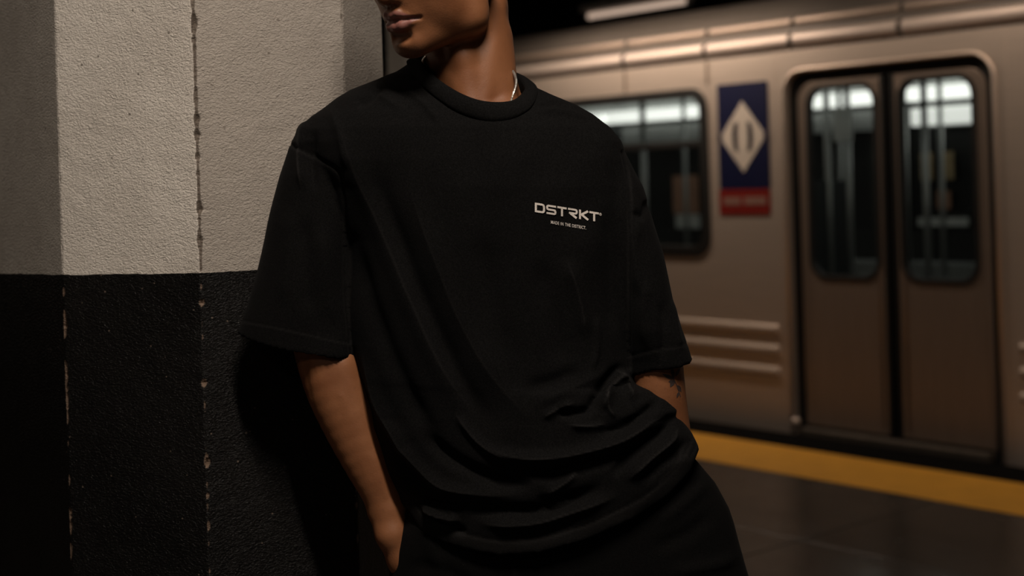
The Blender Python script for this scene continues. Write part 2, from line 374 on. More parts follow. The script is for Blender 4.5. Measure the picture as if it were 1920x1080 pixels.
lamp(-2.60, -0.75, -0.50, EH, M['tube_edge'], 'warm tube lamp over the platform edge, left of the train doors', EDGE_ENERGY, tilt=40)
lamp(0.05, 2.10, -0.50, EH, M['tube_edge'], 'warm tube lamp over the platform edge, right of the train doors', EDGE_ENERGY*0.34, tilt=40)
def lamp_at(X, Y, z, L, *a, **k):            # the same fitting given by its place on the platform
    rx, ry = X-TP.x, Y-TP.y; x = rx*math.sin(TA)-ry*math.cos(TA); y = rx*math.cos(TA)+ry*math.sin(TA)
    return lamp(x-L/2, x+L/2, y, z, *a, **k)
lamp_at(0.12, 0.80, 3.15, 0.9, M['tube_key'], 'warm tube lamp hung over the platform in front of the man', KEY_ENERGY, col=SOFT)
lamp_at(-1.5, -1.0, 3.15, 1.2, M['tube_key'], 'added fill tube lamp, unseen, behind the camera and to its left', KEY_ENERGY*0.15, col=SOFT)  # added lamp out of view, fills the left faces of the near column
lamp_at(-2.3, 2.4, 3.15, 1.2, M['tube_key'], 'warm tube lamp in the row just beyond the near column', KEY_ENERGY*0.015, col=WARM)
lamp_at(-3.3, 4.7, 3.15, 1.2, M['tube_key'], 'added tube lamp, unseen, brightening the far column it hangs abreast of', KEY_ENERGY*0.16, col=WARM)  # added lamp out of view, put in to lighten the far column
lamp(-5.6, -4.31, 3.2, 2.965, M['tube_far'], 'dim glowing tube lamp seen above the train roof', 0)
# ------------------------------------------------------------------ train
train = thing('subway_train', 'stainless steel subway car with closed double doors and lit windows behind the yellow line', 'train', TP, TROT)
def rr(x0, x1, z0, z1, r, n=7):
    if not isinstance(r, (list, tuple)): r = [r]*4          # bl, br, tr, tl
    cs = ((x0+r[0], z0+r[0], r[0], 180), (x1-r[1], z0+r[1], r[1], 270), (x1-r[2], z1-r[2], r[2], 0), (x0+r[3], z1-r[3], r[3], 90))
    return [(cx+rad*math.cos(math.radians(a0+90*k/n)), cz+rad*math.sin(math.radians(a0+90*k/n))) for cx, cz, rad, a0 in cs for k in range(n+1)]
def plate(name, outer, hole, y0, y1, m, parent, bevel=0.0, smooth=False):
    bm = bmesh.new(); n = len(outer)
    A = [bm.verts.new((x, y0, z)) for x, z in outer]; B = [bm.verts.new((x, y1, z)) for x, z in outer]
    if hole:
        a = [bm.verts.new((x, y0, z)) for x, z in hole]; b = [bm.verts.new((x, y1, z)) for x, z in hole]
    for i in range(n):
        j = (i+1) % n
        bm.faces.new((A[i], A[j], B[j], B[i]))
        if hole:
            bm.faces.new((a[j], a[i], b[i], b[j])); bm.faces.new((A[j], A[i], a[i], a[j])); bm.faces.new((B[i], B[j], b[j], b[i]))
    if not hole: bm.faces.new(A[::-1]); bm.faces.new(B)
    bmesh.ops.dissolve_degenerate(bm, dist=1e-5, edges=bm.edges)
    return bm_obj(name, bm, m, parent, bevel=bevel)
ZB, ZT = -0.08, 2.065
def side_window(xa, xb, gx0, gx1):
    hole = rr(gx0, gx1, 0.955, 1.885, 0.10)
    plate('side_panel', rr(xa, xb, ZB, ZT, 0.001), hole, 0.0, 0.05, M['steel'], train, bevel=0.003)
    fr = plate('window_frame', rr(gx0-0.030, gx1+0.024, 0.925, 1.912, 0.12), rr(gx0+0.040, gx1-0.036, 0.990, 1.858, 0.075), -0.012, 0.045, M['rubber'], train, bevel=0.004)
    plate('window_pane', rr(gx0+0.04, gx1-0.04, 0.99, 1.86, 0.07), None, 0.018, 0.024, M['glass'], fr)
    box_obj('window_bar', (gx0+0.04, gx1-0.04, -0.006, 0.04, 1.565, 1.605), M['rubber'], fr, bevel=0.004)
    for k, z in enumerate((0.30, 0.42, 0.535)):
        bm = bmesh.new()
        prof = [(0.002, -0.028), (-0.008, -0.022), (-0.016, -0.008), (-0.016, 0.008), (-0.008, 0.022), (0.002, 0.028)]
        x1_ = xb-0.03; x0_ = xa+0.03
        P0_ = [bm.verts.new((x0_, y, z+q)) for y, q in prof]; P1_ = [bm.verts.new((x1_, y, z+q)) for y, q in prof]
        for i in range(5): bm.faces.new((P0_[i], P0_[i+1], P1_[i+1], P1_[i]))
        bm.faces.new(P0_); bm.faces.new(P1_)
        bm_obj('rib', bm, M['steel'], train, smooth=False)
side_window(-2.95, -0.70, -2.66, -1.235)
side_window(0.70, 2.95, 1.235, 2.66)
for xa, xb in ((-11.0, -2.953), (2.953, 6.0)):
    box_obj('side_panel', (xa, xb, 0.0, 0.05, ZB, ZT), M['steel'], train, bevel=0.003)
# door portal: header and posts around a round-cornered opening
opening = rr(-0.640, 0.616, -0.075, 1.945, [0.002, 0.002, 0.115, 0.115])
plate('door_portal', rr(-0.70, 0.70, ZB, ZT, 0.001), opening, 0.0, 0.06, M['steel'], train, bevel=0.003)
bm = bmesh.new()
path = [(x, -0.004, z) for x, z in rr(-0.650, 0.632, -0.06, 1.955, [0.002, 0.002, 0.13, 0.13])]
path = path[8:]                              # from the right foot up, over the header and down the left
tube(bm, [path[0]]+path[8:]+[(-0.650, -0.004, -0.06)], 0.010, 10); bm_obj('door_rim', bm, M['steel'], train, smooth=True)
plate('door_backing', rr(-0.66, 0.65, -0.07, 1.97, 0.02), rr(-0.53, 0.51, 0.82, 1.86, 0.02), 0.085, 0.10, M['rubber'], train)
def leaf(xa, xb, wx0, wx1, left):
    rads = [0.01, 0.01, 0.012 if left else 0.10, 0.10 if left else 0.012]
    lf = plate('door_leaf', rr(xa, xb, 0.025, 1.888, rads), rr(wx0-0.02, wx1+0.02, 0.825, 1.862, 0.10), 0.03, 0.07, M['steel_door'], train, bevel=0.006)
    g = plate('door_gasket', rr(wx0-0.024, wx1+0.024, 0.821, 1.866, 0.104), rr(wx0, wx1, 0.845, 1.842, 0.085), 0.022, 0.066, M['rubber'], lf, bevel=0.003)
    plate('door_pane', rr(wx0-0.004, wx1+0.004, 0.841, 1.846, 0.088), None, 0.042, 0.048, M['glass'], lf)
    ex = xb if left else xa
    box_obj('door_edge', (ex-0.012, ex+0.012, 0.026, 0.072, 0.03, 1.89), M['rubber'], lf, bevel=0.004)
    tube_bm = bmesh.new(); xr = (xb-0.045) if left else (xa+0.045)
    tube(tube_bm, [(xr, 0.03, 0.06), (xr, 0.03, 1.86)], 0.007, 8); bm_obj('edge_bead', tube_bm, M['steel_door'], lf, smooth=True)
plate('portal_seal', rr(-0.6395, 0.6155, -0.0745, 1.9445, [0.002, 0.002, 0.114, 0.114]), rr(-0.585, 0.575, 0.022, 1.892, [0.002, 0.002, 0.09, 0.09]), 0.034, 0.06, M['rubber'], train)
leaf(-0.580, -0.032, -0.500, -0.088, True)
leaf(0.030, 0.568, 0.083, 0.488, False)
box_obj('centre_seal', (-0.034, 0.032, 0.074, 0.084, 0.03, 1.90), M['rubber'], train)
box_obj('door_sill', (-0.60, 0.56, -0.035, 0.08, -0.03, 0.012), M['sill'], train, bevel=0.006)
bm = bmesh.new(); bmesh.ops.create_uvsphere(bm, u_segments=14, v_segments=8, radius=0.026)
o = bm_obj('sill_bolt', bm, M['steel'], train, smooth=True); o.location = (-0.605, -0.03, 0.045)
# notice on the body side: navy panel with a pale diamond, red strip below
sg = plate('notice_plate', rr(-1.128, -0.760, 1.318, 1.915, 0.012), None, -0.006, 0.002, M['sign_blue'], train)
dia = [(-0.944, 1.412), (-0.776, 1.612), (-0.944, 1.812), (-1.112, 1.612)]
plate('diamond_emblem', dia, None, -0.0085, -0.005, M['sign_pale'], sg)
for sx in (-1, 1):
    bm = bmesh.new(); pts = []
    for k in range(13):
        t = -1+2*k/12; pts.append((-0.944+sx*(0.034+0.006*(1-t*t)), t*0.088+1.612))
    inn = [(-0.944+sx*(0.064+0.010*(1-(-1+2*k/12)**2)), (-1+2*k/12)*0.074+1.612) for k in range(13)][::-1]
    vv = [bm.verts.new((x, -0.0105, z)) for x, z in pts+inn]; bm.faces.new(vv)
    bmesh.ops.solidify(bm, geom=bm.faces[:], thickness=0.003)
    bm_obj('emblem_bar', bm, M['sign_blue'], sg)
    plate('emblem_notch', rr(-0.944+sx*0.168-0.016, -0.944+sx*0.168+0.016, 1.596, 1.628, 0.006), None, -0.0105, -0.008, M['sign_blue'], sg)
rs = plate('warning_strip', rr(-1.135, -0.764, 1.172, 1.316, 0.010), None, -0.006, 0.002, M['sign_red'], train)
bm = bmesh.new(); xx = -1.098
rl = random.Random(4)
for i in range(13):
    wv = rl.uniform(0.014, 0.020)
    if i == 6: xx += 0.024
    box(bm, xx, xx+wv, -0.0085, -0.005, 1.228, 1.272); xx += wv+0.006
bl = bm_obj('faded_line', bm, M['sign_line'], rs); bl['kind'] = 'stuff'
for x in (-1.88, -1.205):
    box_obj('seam_batten', (x-0.010, x+0.010, -0.004, 0.002, 1.925, 2.06), M['steel_door'], train)
# eaves mouldings and roof
def extrude_profile(name, prof, xa, xb, m, smooth=True, parent=None):
    bm = bmesh.new(); A = [bm.verts.new((xa, y, z)) for y, z in prof]; B = [bm.verts.new((xb, y, z)) for y, z in prof]
    for i in range(len(prof)-1): bm.faces.new((A[i], A[i+1], B[i+1], B[i]))
    return bm_obj(name, bm, m, parent or train, smooth=smooth)
extrude_profile('roof', [(0.0, ZT-0.001), (0.012, 2.075), (0.014, 2.10), (0.018, 2.17), (0.035, 2.215), (0.07, 2.28), (0.14, 2.335), (0.30, 2.40), (0.6, 2.455), (1.0, 2.485), (1.4, 2.495), (1.8, 2.485), (2.2, 2.455), (2.5, 2.40), (2.66, 2.335), (2.73, 2.28), (2.78, 2.2), (2.8, ZT)], -11, 6, M['roof'])
def halfround(zc, hh, depth, yb, n=9):
    return [(yb-depth*math.sin(math.pi*k/(n-1)), zc-hh*math.cos(math.pi*k/(n-1))) for k in range(n)]
segs = [(-11, -7.0), (-6.97, -3.2), (-3.17, -1.895), (-1.865, -1.225), (-1.195, -0.60), (-0.57, 0.10), (0.13, 1.2), (1.23, 2.95), (2.98, 6.0)]
for xa, xb in segs:
    extrude_profile('eaves_moulding', halfround(2.122, 0.040, 0.032, 0.012), xa, xb, M['rail_metal'])
    extrude_profile('gutter_rail', halfround(2.222, 0.026, 0.022, 0.034), xa, xb, M['steel_door'])
# underframe, far side
box_obj('underframe', (-11, 6, 0.10, 2.7, -0.75, -0.10), M['rubber'], train)
def wheel(x, y):
    bm = bmesh.new(); bmesh.ops.create_cone(bm, cap_ends=True, segments=28, radius1=0.42, radius2=0.42, depth=0.13, matrix=Matrix.Translation((x, y, -0.73))@Matrix.Rotation(math.pi/2, 4, 'X'))
    bm_obj('wheel', bm, M['sill'], train, bevel=0.02)
for x in (-9.5, -7.6, 2.2, 4.1):
    for y in (0.65, 2.1): wheel(x, y)
for y in (0.65, 2.1): structure(placed(box_obj('rail', (XA, XB, y-0.035, y+0.035, -1.25, -1.152), M['sill'])))
# interior of the coach
box_obj('coach_floor', (-11, 6, 0.06, 2.75, -0.06, 0.0), M['coach_dark'], train)
extrude_profile('coach_ceiling', [(0.08, 1.98), (0.16, 2.16), (0.5, 2.26), (1.4, 2.28), (2.3, 2.26), (2.64, 2.16), (2.72, 1.98)], -11, 6, M['coach_white'])
for nm, x0, x1, z0, z1, m in (('far_wall', -11, 6, 0.0, 0.95, 'coach_grey'), ('far_wall', -11, 6, 1.72, 2.0, 'coach_grey')):
    box_obj(nm, (x0, x1, 2.70, 2.76, z0, z1), M[m], train)
for x in np.arange(-10.9, 6, 1.5):
    box_obj('far_pillar', (x-0.16, x+0.16, 2.69, 2.76, 0.95, 1.72), M['coach_grey'], train)
    box_obj('far_pane', (x+0.16, x+1.34, 2.73, 2.74, 0.95, 1.72), M['coach_dark'], train)
box_obj('end_wall', (-10.98, -10.93, 0.06, 2.74, 0.0, 2.25), M['coach_grey'], train)
for x0 in np.arange(-10.9, 5.0, 1.55):
    box_obj('coach_lamp', (x0+0.02, x0+1.51, 2.50, 2.60, 1.885, 1.985), M['tube_coach'], train, bevel=0.01)
    box_obj('advert_card', (x0+0.08, x0+1.42, 2.63, 2.65, 1.70, 1.85), M['advert'], train)
    box_obj('coach_lamp', (x0+0.02, x0+1.51, 0.30, 0.40, 2.12, 2.17), M['tube_coach_dim'], train, bevel=0.01)
def coach_pt(px, py, y):                     # where the sight line through that pixel meets the plane y of the coach
    A = px-960; B = HORIZON-py; dx = (A*CR+B*SR)/F; dz = (-A*SR+B*CR)/F; n0, n1 = math.cos(TA), math.sin(TA)
    Y = (TD+y)/(dx*n0+n1); return ((dx*Y-TP.x)*math.sin(TA)-(Y-TP.y)*math.cos(TA), EYE+dz*Y)
def pole(x, y, z0=0.0, z1=2.25, r=0.017):
    bm = bmesh.new(); tube(bm, [(x, y, z0), (x, y, z1)], r, 12); bm_obj('grab_pole', bm, M['pole'], train, smooth=True)
(xa_, za_), (xb_, zb_) = coach_pt(1708, 206, 2.56), coach_pt(1818, 230, 2.56)
box_obj('coach_lamp', (xa_, xb_+0.5, 2.55, 2.62, zb_, za_+0.005), M['tube_coach_dim'], train, bevel=0.008)
for px_, y, r_ in ((1553, 0.45, 0.018), (1592, 1.4, 0.019), (1577, 2.2, 0.017), (1736, 1.4, 0.020), (1766, 2.3, 0.017), (1700, 2.3, 0.015), (1208, 1.4, 0.022), (1285, 2.3, 0.017)): pole(coach_pt(px_, 330, y)[0], y, r=r_)
for x in (-5.5, -7.5, 1.6, 3.4): pole(x, 1.4)
for y in (0.75, 2.05):
    bm = bmesh.new(); tube(bm, [(-10, y, 2.02 if y < 1 else 1.84), (5.5, y, 2.02 if y < 1 else 1.84)], 0.016, 10); bm_obj('grab_rail', bm, M['pole'], train, smooth=True)
def partition(x, y0, y1, top):
    p = box_obj('partition', (x-0.012, x+0.012, y0, y1, 0.0, top), M['coach_grey'], train, bevel=0.006)
partition(-0.72, 0.10, 0.62, 1.35); partition(-0.72, 2.2, 2.68, 1.35); partition(0.72, 0.10, 0.62, 1.35); partition(0.72, 2.2, 2.68, 1.35)
xa_, za_ = coach_pt(1562, 203, 0.62); xb_, zb_ = coach_pt(1598, 264, 0.62)
box_obj('notice_board', (xa_, xb_, 0.61, 0.63, zb_, za_), M['panel_white'], train, bevel=0.004)
def bench(xa, xb, y0, y1, backy):
    box_obj('bench_seat', (xa, xb, y0, y1, 0.38, 0.46), M['seat'], train, bevel=0.03)
    box_obj('bench_back', (xa, xb, backy-0.03, backy+0.03, 0.46, 0.74), M['seat'], train, bevel=0.02)
    for x in np.arange(xa+0.3, xb, 0.8): box_obj('bench_leg', (x-0.03, x+0.03, (y0+y1)/2-0.03, (y0+y1)/2+0.03, 0, 0.39), M['coach_grey'], train)
bench(-2.75, -0.9, 2.22, 2.66, 2.64); bench(0.78, 2.8, 2.22, 2.66, 2.64); bench(-2.75, -0.78, 0.10, 0.50, 0.12); bench(-6.5, -4.3, 2.22, 2.66, 2.64)
for pa, pb, m in (((1727, 287), (1749, 338), 'poster'), ((1762, 285), (1788, 336), 'poster'), ((1758, 358), (1782, 392), 'poster_pink'), ((1722, 408), (1816, 424), 'panel_white'), ((1262, 330), (1310, 400), 'poster_pink'), ((1268, 402), (1312, 428), 'panel_white')):
    (xa_, za_), (xb_, zb_) = coach_pt(*pa, 2.68), coach_pt(*pb, 2.68)
    box_obj('poster', (xa_, xb_, 2.672, 2.688, zb_, za_), M[m], train)
# ------------------------------------------------------------------ implicit surfaces for the person
D0 = 2.05; S = D0/F                           # person stands at depth D0; 1 unit of (u,v,w) below = S metres
def body_pt(u, v, wd=0.0):
    a = u-960.0; b = HORIZON-v
    return np.array(((a*CR+b*SR)*S, D0+wd*S, EYE+(-a*SR+b*CR)*S))
def surface_nets(Fld, xs, ys, zs):
    neg = Fld < 0
    n0, n1, n2 = Fld.shape
    cnt = np.zeros((n0-1, n1-1, n2-1), np.int8)
    for i in (0, 1):
        for j in (0, 1):
            for k in (0, 1): cnt += neg[i:n0-1+i, j:n1-1+j, k:n2-1+k]
    I, J, K = np.nonzero((cnt > 0) & (cnt < 8))
    ids = np.full(cnt.shape, -1, np.int32); ids[I, J, K] = np.arange(len(I), dtype=np.int32)
    acc = np.zeros((len(I), 3)); num = np.zeros(len(I))
    corner = [(i, j, k) for i in (0, 1) for j in (0, 1) for k in (0, 1)]
    vals = {c: Fld[I+c[0], J+c[1], K+c[2]] for c in corner}
    for a in corner:
        for ax in range(3):
            if a[ax] == 1: continue
            b = list(a); b[ax] = 1; b = tuple(b)
            fa, fb = vals[a], vals[b]; mk = (fa < 0) != (fb < 0)
            t = np.where(mk, fa/np.where(mk, fa-fb, 1), 0)
            p = np.array(a, float)[None, :].repeat(len(I), 0); p[:, ax] += t
            acc += p*mk[:, None]; num += mk
    acc /= num[:, None]
    out = np.empty((len(I), 3))
    for ax, (idx, arr) in enumerate(((I, xs), (J, ys), (K, zs))):
        out[:, ax] = arr[idx]+acc[:, ax]*(arr[idx+1]-arr[idx])
    quads = []
    for ax in range(3):
        sl0 = [slice(None)]*3; sl1 = [slice(None)]*3
        sl0[ax] = slice(0, -1); sl1[ax] = slice(1, None)
        A = neg[tuple(sl0)]; B = neg[tuple(sl1)]
        e = np.nonzero(A != B)
        o1, o2 = [(1, 2), (2, 0), (0, 1)][ax]
        ok = (e[o1] > 0) & (e[o2] > 0) & (e[o1] < Fld.shape[o1]-1) & (e[o2] < Fld.shape[o2]-1)
        e = [q[ok] for q in e]; fl_ = A[tuple(e)]
        def cid(d1, d2):
            q = [x.copy() for x in e]; q[o1] -= d1; q[o2] -= d2; return ids[q[0], q[1], q[2]]
        q = np.stack([cid(1, 1), cid(0, 1), cid(0, 0), cid(1, 0)], 1)
        q[~fl_] = q[~fl_][:, ::-1]; quads.append(q)
    return out, np.concatenate(quads)
def keep_largest(co, q):
    n = len(co); lab = np.arange(n)
    for _ in range(200):
        m = lab[q].min(1); new = lab.copy()
        for c in range(4): np.minimum.at(new, q[:, c], m)
        new = new[new]
        if (new == lab).all(): break
        lab = new
    u, c = np.unique(lab, return_counts=True); big = u[c.argmax()]; keep = lab == big
    remap = np.cumsum(keep)-1
    return co[keep], remap[q[keep[q[:, 0]]]]
def smooth_co(co, q, it, lam=0.5):
    e = np.concatenate([q[:, [0, 1]], q[:, [1, 2]], q[:, [2, 3]], q[:, [3, 0]]]); n = len(co)
    deg = np.bincount(e[:, 0], minlength=n)+np.bincount(e[:, 1], minlength=n)
    for k in range(it):
        for l in (lam, -lam*0.94):
            s_ = np.stack([np.bincount(e[:, 0], co[e[:, 1], c], n)+np.bincount(e[:, 1], co[e[:, 0], c], n) for c in range(3)], 1)
            co = co+l*(s_/np.maximum(deg, 1)[:, None]-co)
    return co
def normals(co, q):
    nf = np.cross(co[q[:, 2]]-co[q[:, 0]], co[q[:, 3]]-co[q[:, 1]]); n = len(co)
    vn = np.stack([sum(np.bincount(q[:, c], nf[:, a], n) for c in range(4)) for a in range(3)], 1)
    return vn/np.maximum(np.linalg.norm(vn, axis=1, keepdims=True), 1e-12)
def np_mesh(name, co, q, attrs=None):
    me = bpy.data.meshes.new(name)
    me.vertices.add(len(co)); me.vertices.foreach_set('co', co.astype(np.float32).ravel())
    me.loops.add(q.size); me.loops.foreach_set('vertex_index', q.astype(np.int32).ravel())
    me.polygons.add(len(q)); me.polygons.foreach_set('loop_start', np.arange(0, q.size, 4, dtype=np.int32))
    me.polygons.foreach_set('use_smooth', np.ones(len(q), bool))
    me.update(calc_edges=True); me.validate()
    for k, v in (attrs or {}).items():
        a = me.attributes.new(k, 'FLOAT', 'POINT'); a.data.foreach_set('value', v.astype(np.float32))
    return me
def smin(a, b, k):
    h = np.clip(0.5+0.5*(b-a)/k, 0, 1); return b+(a-b)*h-k*h*(1-h)
def tab(v, rows, c):
    rows = np.array(rows, float); return np.interp(v, rows[:, 0], rows[:, c])
def rows_ellipse(U, V, Wc, rows, shear=0.0, su=975.0):
    """rows: v, left, right, centre w, half depth (all in person units); U,V (nx,nz), Wc (ny)"""
    L = tab(V, rows, 1); R = tab(V, rows, 2); wc = tab(V, rows, 3); b = tab(V, rows, 4)
    a = np.maximum((R-L)/2, 4); c = (L+R)/2
    du = (U-c)[:, None, :]; dw = Wc[None, :, None]-(wc+shear*(su-U))[:, None, :]
    a = a[:, None, :]; b = b[:, None, :]
    k0 = np.sqrt((du/a)**2+(dw/b)**2); k1 = np.sqrt((du/a**2)**2+(dw/b**2)**2)
    return (k0*(k0-1)/np.maximum(k1, 1e-6)).astype(np.float32)
def unit_grad(d, xs, ys, zs):
    g = np.gradient(d, xs/S, ys/S, zs/S)
    return d/np.clip(np.sqrt(g[0]**2+g[1]**2+g[2]**2), 0.6, 6.0)
def grid_uvw(xs, ys, zs):
    X = xs[:, None]; Z = zs[None, :]-EYE
    return 960+(X*CR-Z*SR)/S, HORIZON-(X*SR+Z*CR)/S, (ys-D0)/S
# ---------------- tee shirt
TORSO = [(100, 775, 940, 25, 34), (112, 764, 952, 22, 40), (130, 738, 962, 20, 48), (145, 702, 982, 18, 55), (163, 652, 1006, 13, 68), (180, 622, 1042, 9, 78), (197, 600, 1079, 6, 88),
         (215, 575, 1110, 3, 98), (240, 553, 1141, 0, 109), (265, 545, 1162, 0, 116), (300, 562, 1172, 0, 124), (350, 605, 1176, 0, 131), (450, 640, 1178, 0, 134), (550, 646, 1176, 0, 132),
         (650, 657, 1178, 0, 132), (700, 668, 1183, 0, 134), (712, 672, 1190, 0, 135), (719, 674, 1222, 0, 136), (738, 680, 1250, 0, 138), (758, 687, 1267, 0, 140), (770, 691, 1264, 0, 141),
         (777, 694, 1272, 0, 142), (804, 696, 1291, 0, 144), (842, 710, 1308, 0, 146), (880, 724, 1306, 0, 146), (930, 744, 1290, 0, 146), (1060, 775, 1260, 0, 144)]
SLEEVE_R = [(232, 564, 632, 20, 48), (265, 534, 648, 19, 64), (330, 511, 660, 17, 77), (420, 487, 664, 15, 83), (510, 467, 662, 11, 84), (570, 451, 660, 7, 84), (630, 431, 660, 4, 84), (720, 407, 662, 0, 84)]
SLEEVE_L = [(240, 1100, 1141, 30, 42), (270, 1092, 1165, 30, 62), (300, 1092, 1180, 30, 74), (350, 1100, 1204, 30, 82), (400, 1110, 1218, 28, 86), (470, 1122, 1240, 26, 86), (560, 1140, 1260, 24, 86), (610, 1152, 1274, 22, 86), (672, 1166, 1293, 15, 68), (740, 1172, 1310, 15, 66)]
SHEAR = 0.15
HEM = np.array([(640, 900), (740, 938), (767, 957), (789, 994), (830, 1016), (878, 1031), (935, 1041), (1011, 1037), (1100, 1012), (1189, 972), (1255, 927), (1295, 882), (1311, 842), (1330, 800)], float)
def hem_cut(Ug, Vg): return Vg-np.interp(Ug, HEM[:, 0], HEM[:, 1])
def front_uv(U, V, Wc):                      # pixel seen from the camera for the front half, parallel for the back half
    k = (D0/np.minimum(D0+Wc*S, D0))[None, :, None]
    return 960+(U[:, None, :]-960)*k, HORIZON+(V[:, None, :]-HORIZON)*k
def smooth_line(pl, k=6):
    P = np.array(pl, float); out = []
    for i in range(len(P)-1):
        p0, p1, p2, p3 = P[max(i-1, 0)], P[i], P[i+1], P[min(i+2, len(P)-1)]
        for f_ in np.arange(k)/k: out.append(0.5*(2*p1+(p2-p0)*f_+(2*p0-5*p1+4*p2-p3)*f_**2+(3*p1-p0-3*p2+p3)*f_**3))
    return np.array(out+[P[-1]])
def polydist(px, pl):
    pl = smooth_line(pl); best = np.full(len(px), 1e9); par = np.zeros(len(px)); seg = np.linalg.norm(pl[1:]-pl[:-1], axis=1); tot = seg.sum(); acc = 0
    side = np.zeros(len(px))
    for a, b, L in zip(pl[:-1], pl[1:], seg):
        d = (b-a)/L; r = px-a; t = np.clip(r@d, 0, L); q = r-t[:, None]*d; ds = np.hypot(q[:, 0], q[:, 1])
        m = ds < best; best = np.where(m, ds, best); par = np.where(m, (acc+t)/tot, par)
        side = np.where(m, np.sign(d[0]*r[:, 1]-d[1]*r[:, 0]), side); acc += L
    return best, par, side
# folds of the shirt front: polyline in pixels, height in mm (negative = crease), half width
FOLDS = [
 ([(630, 215), (665, 310), (712, 420), (770, 560), (835, 700), (905, 800)], 7, 20), ([(690, 300), (735, 430), (800, 590), (870, 730), (945, 825)], -8, 20),
 ([(760, 330), (812, 470), (868, 610), (935, 720), (1010, 800)], 6, 24), ([(655, 420), (690, 560), (745, 700), (800, 800), (850, 850)], -7, 18),
 ([(672, 640), (705, 740), (752, 830), (767, 849), (807, 893), (847, 916), (913, 927), (989, 927)], 9, 11), ([(780, 800), (830, 850), (890, 885), (950, 905), (1010, 905)], -9, 13),
 ([(850, 770), (890, 820), (930, 850), (975, 868)], 6, 9), ([(900, 831), (967, 856), (1038, 858), (1100, 847), (1167, 827), (1224, 791), (1262, 762)], 11, 11),
 ([(967, 876), (1029, 889), (1064, 880), (1130, 862), (1190, 838)], -9, 12), ([(1064, 796), (1098, 800), (1140, 795)], 6, 7), ([(1040, 772), (1078, 775), (1110, 768)], -8, 9),
 ([(1015, 786), (1045, 768), (1080, 755)], 5, 7), ([(1172, 684), (1148, 704), (1120, 740), (1100, 782)], -10, 9), ([(1158, 690), (1176, 722), (1192, 752)], 6, 9),
 ([(1172, 690), (1140, 735), (1128, 772)], 7, 10), ([(1136, 733), (1140, 764), (1156, 784)], 5, 5), ([(1118, 812), (1170, 800), (1214, 770), (1240, 742)], -8, 9),
 ([(1173, 908), (1190, 885), (1224, 856), (1258, 826), (1272, 795)], 9, 9), ([(1195, 905), (1235, 872), (1275, 845), (1290, 815)], -6, 9), ([(1150, 900), (1172, 860), (1205, 832), (1245, 806), (1264, 775)], -10, 10),
 ([(891, 981), (950, 984), (1011, 979), (1082, 957), (1167, 925)], 8, 10), ([(860, 950), (930, 958), (1020, 955), (1090, 930), (1140, 905)], -9, 12), ([(789, 951), (828, 968), (866, 976)], 8, 7), ([(795, 965), (830, 985), (880, 1000)], -5, 8),
 ([(790, 938), (830, 945), (872, 958)], -8, 6), ([(1020, 930), (1060, 905), (1085, 880)], 5, 8), ([(1000, 935), (1040, 940), (1085, 930)], -4, 9),
 ([(575, 215), (566, 250), (562, 300), (566, 360)], 5, 8), ([(590, 240), (585, 300), (590, 360)], -4, 8), ([(615, 195), (640, 260), (655, 320)], 4, 9), ([(600, 420), (612, 520), (628, 620)], 4, 16), ([(545, 380), (540, 480), (530, 580)], 3, 18), ([(570, 400), (575, 500), (580, 600)], -4, 16),
 ([(755, 160), (790, 190), (830, 235)], 3, 7), ([(700, 170), (735, 195), (760, 210)], 3, 7), ([(720, 155), (700, 180), (665, 200)], -4, 8), ([(1002, 209), (1030, 207), (1068, 211), (1100, 225)], 3.5, 6), ([(1010, 196), (1040, 194), (1070, 203)], -3, 6), ([(1020, 182), (1050, 190), (1085, 207)], 2.5, 5),
 ([(1100, 640), (1085, 560), (1060, 480)], 5, 16), ([(1108, 700), (1120, 650), (1118, 590)], 3.5, 6), ([(1060, 700), (1040, 600), (1010, 480)], -4, 22), ([(950, 690), (920, 560), (890, 420)], -4, 26), ([(1150, 640), (1145, 500), (1135, 380)], -4, 14), ([(1000, 760), (1060, 735), (1100, 715), (1140, 690)], 4, 14), ([(980, 730), (1040, 715), (1090, 690)], -4, 14),
 ([(1262, 560), (1268, 610), (1276, 660)], 3, 6), ([(1240, 560), (1245, 620), (1240, 680)], -3, 8), ([(1200, 400), (1190, 470), (1200, 560)], 4, 12), ([(1215, 520), (1205, 600), (1215, 660)], 3, 10), ([(1185, 395), (1205, 405), (1213, 372)], -4, 7),
 ([(930, 1000), (1010, 1000), (1090, 975)], -4, 8),
]
SEAMS = [([(537, 267), (560, 278), (600, 300), (636, 322), (645, 360), (648, 450), (650, 560), (656, 668)], -2.2, 4), ([(1168, 285), (1180, 340), (1181, 450), (1180, 560), (1180, 690)], -3.0, 4),
         ([(452, 600), (520, 612), (590, 628), (655, 642)], -1.0, 3), ([(1180, 668), (1215, 658), (1286, 645)], -1.0, 3),
         ([(770, 935), (800, 968), (838, 990), (885, 1004), (937, 1013), (1008, 1009), (1092, 985), (1175, 947), (1236, 906), (1277, 862), (1296, 820)], -1.2, 4),
         ([(1240, 905), (1265, 880), (1284, 858)], 0.8, 3)]
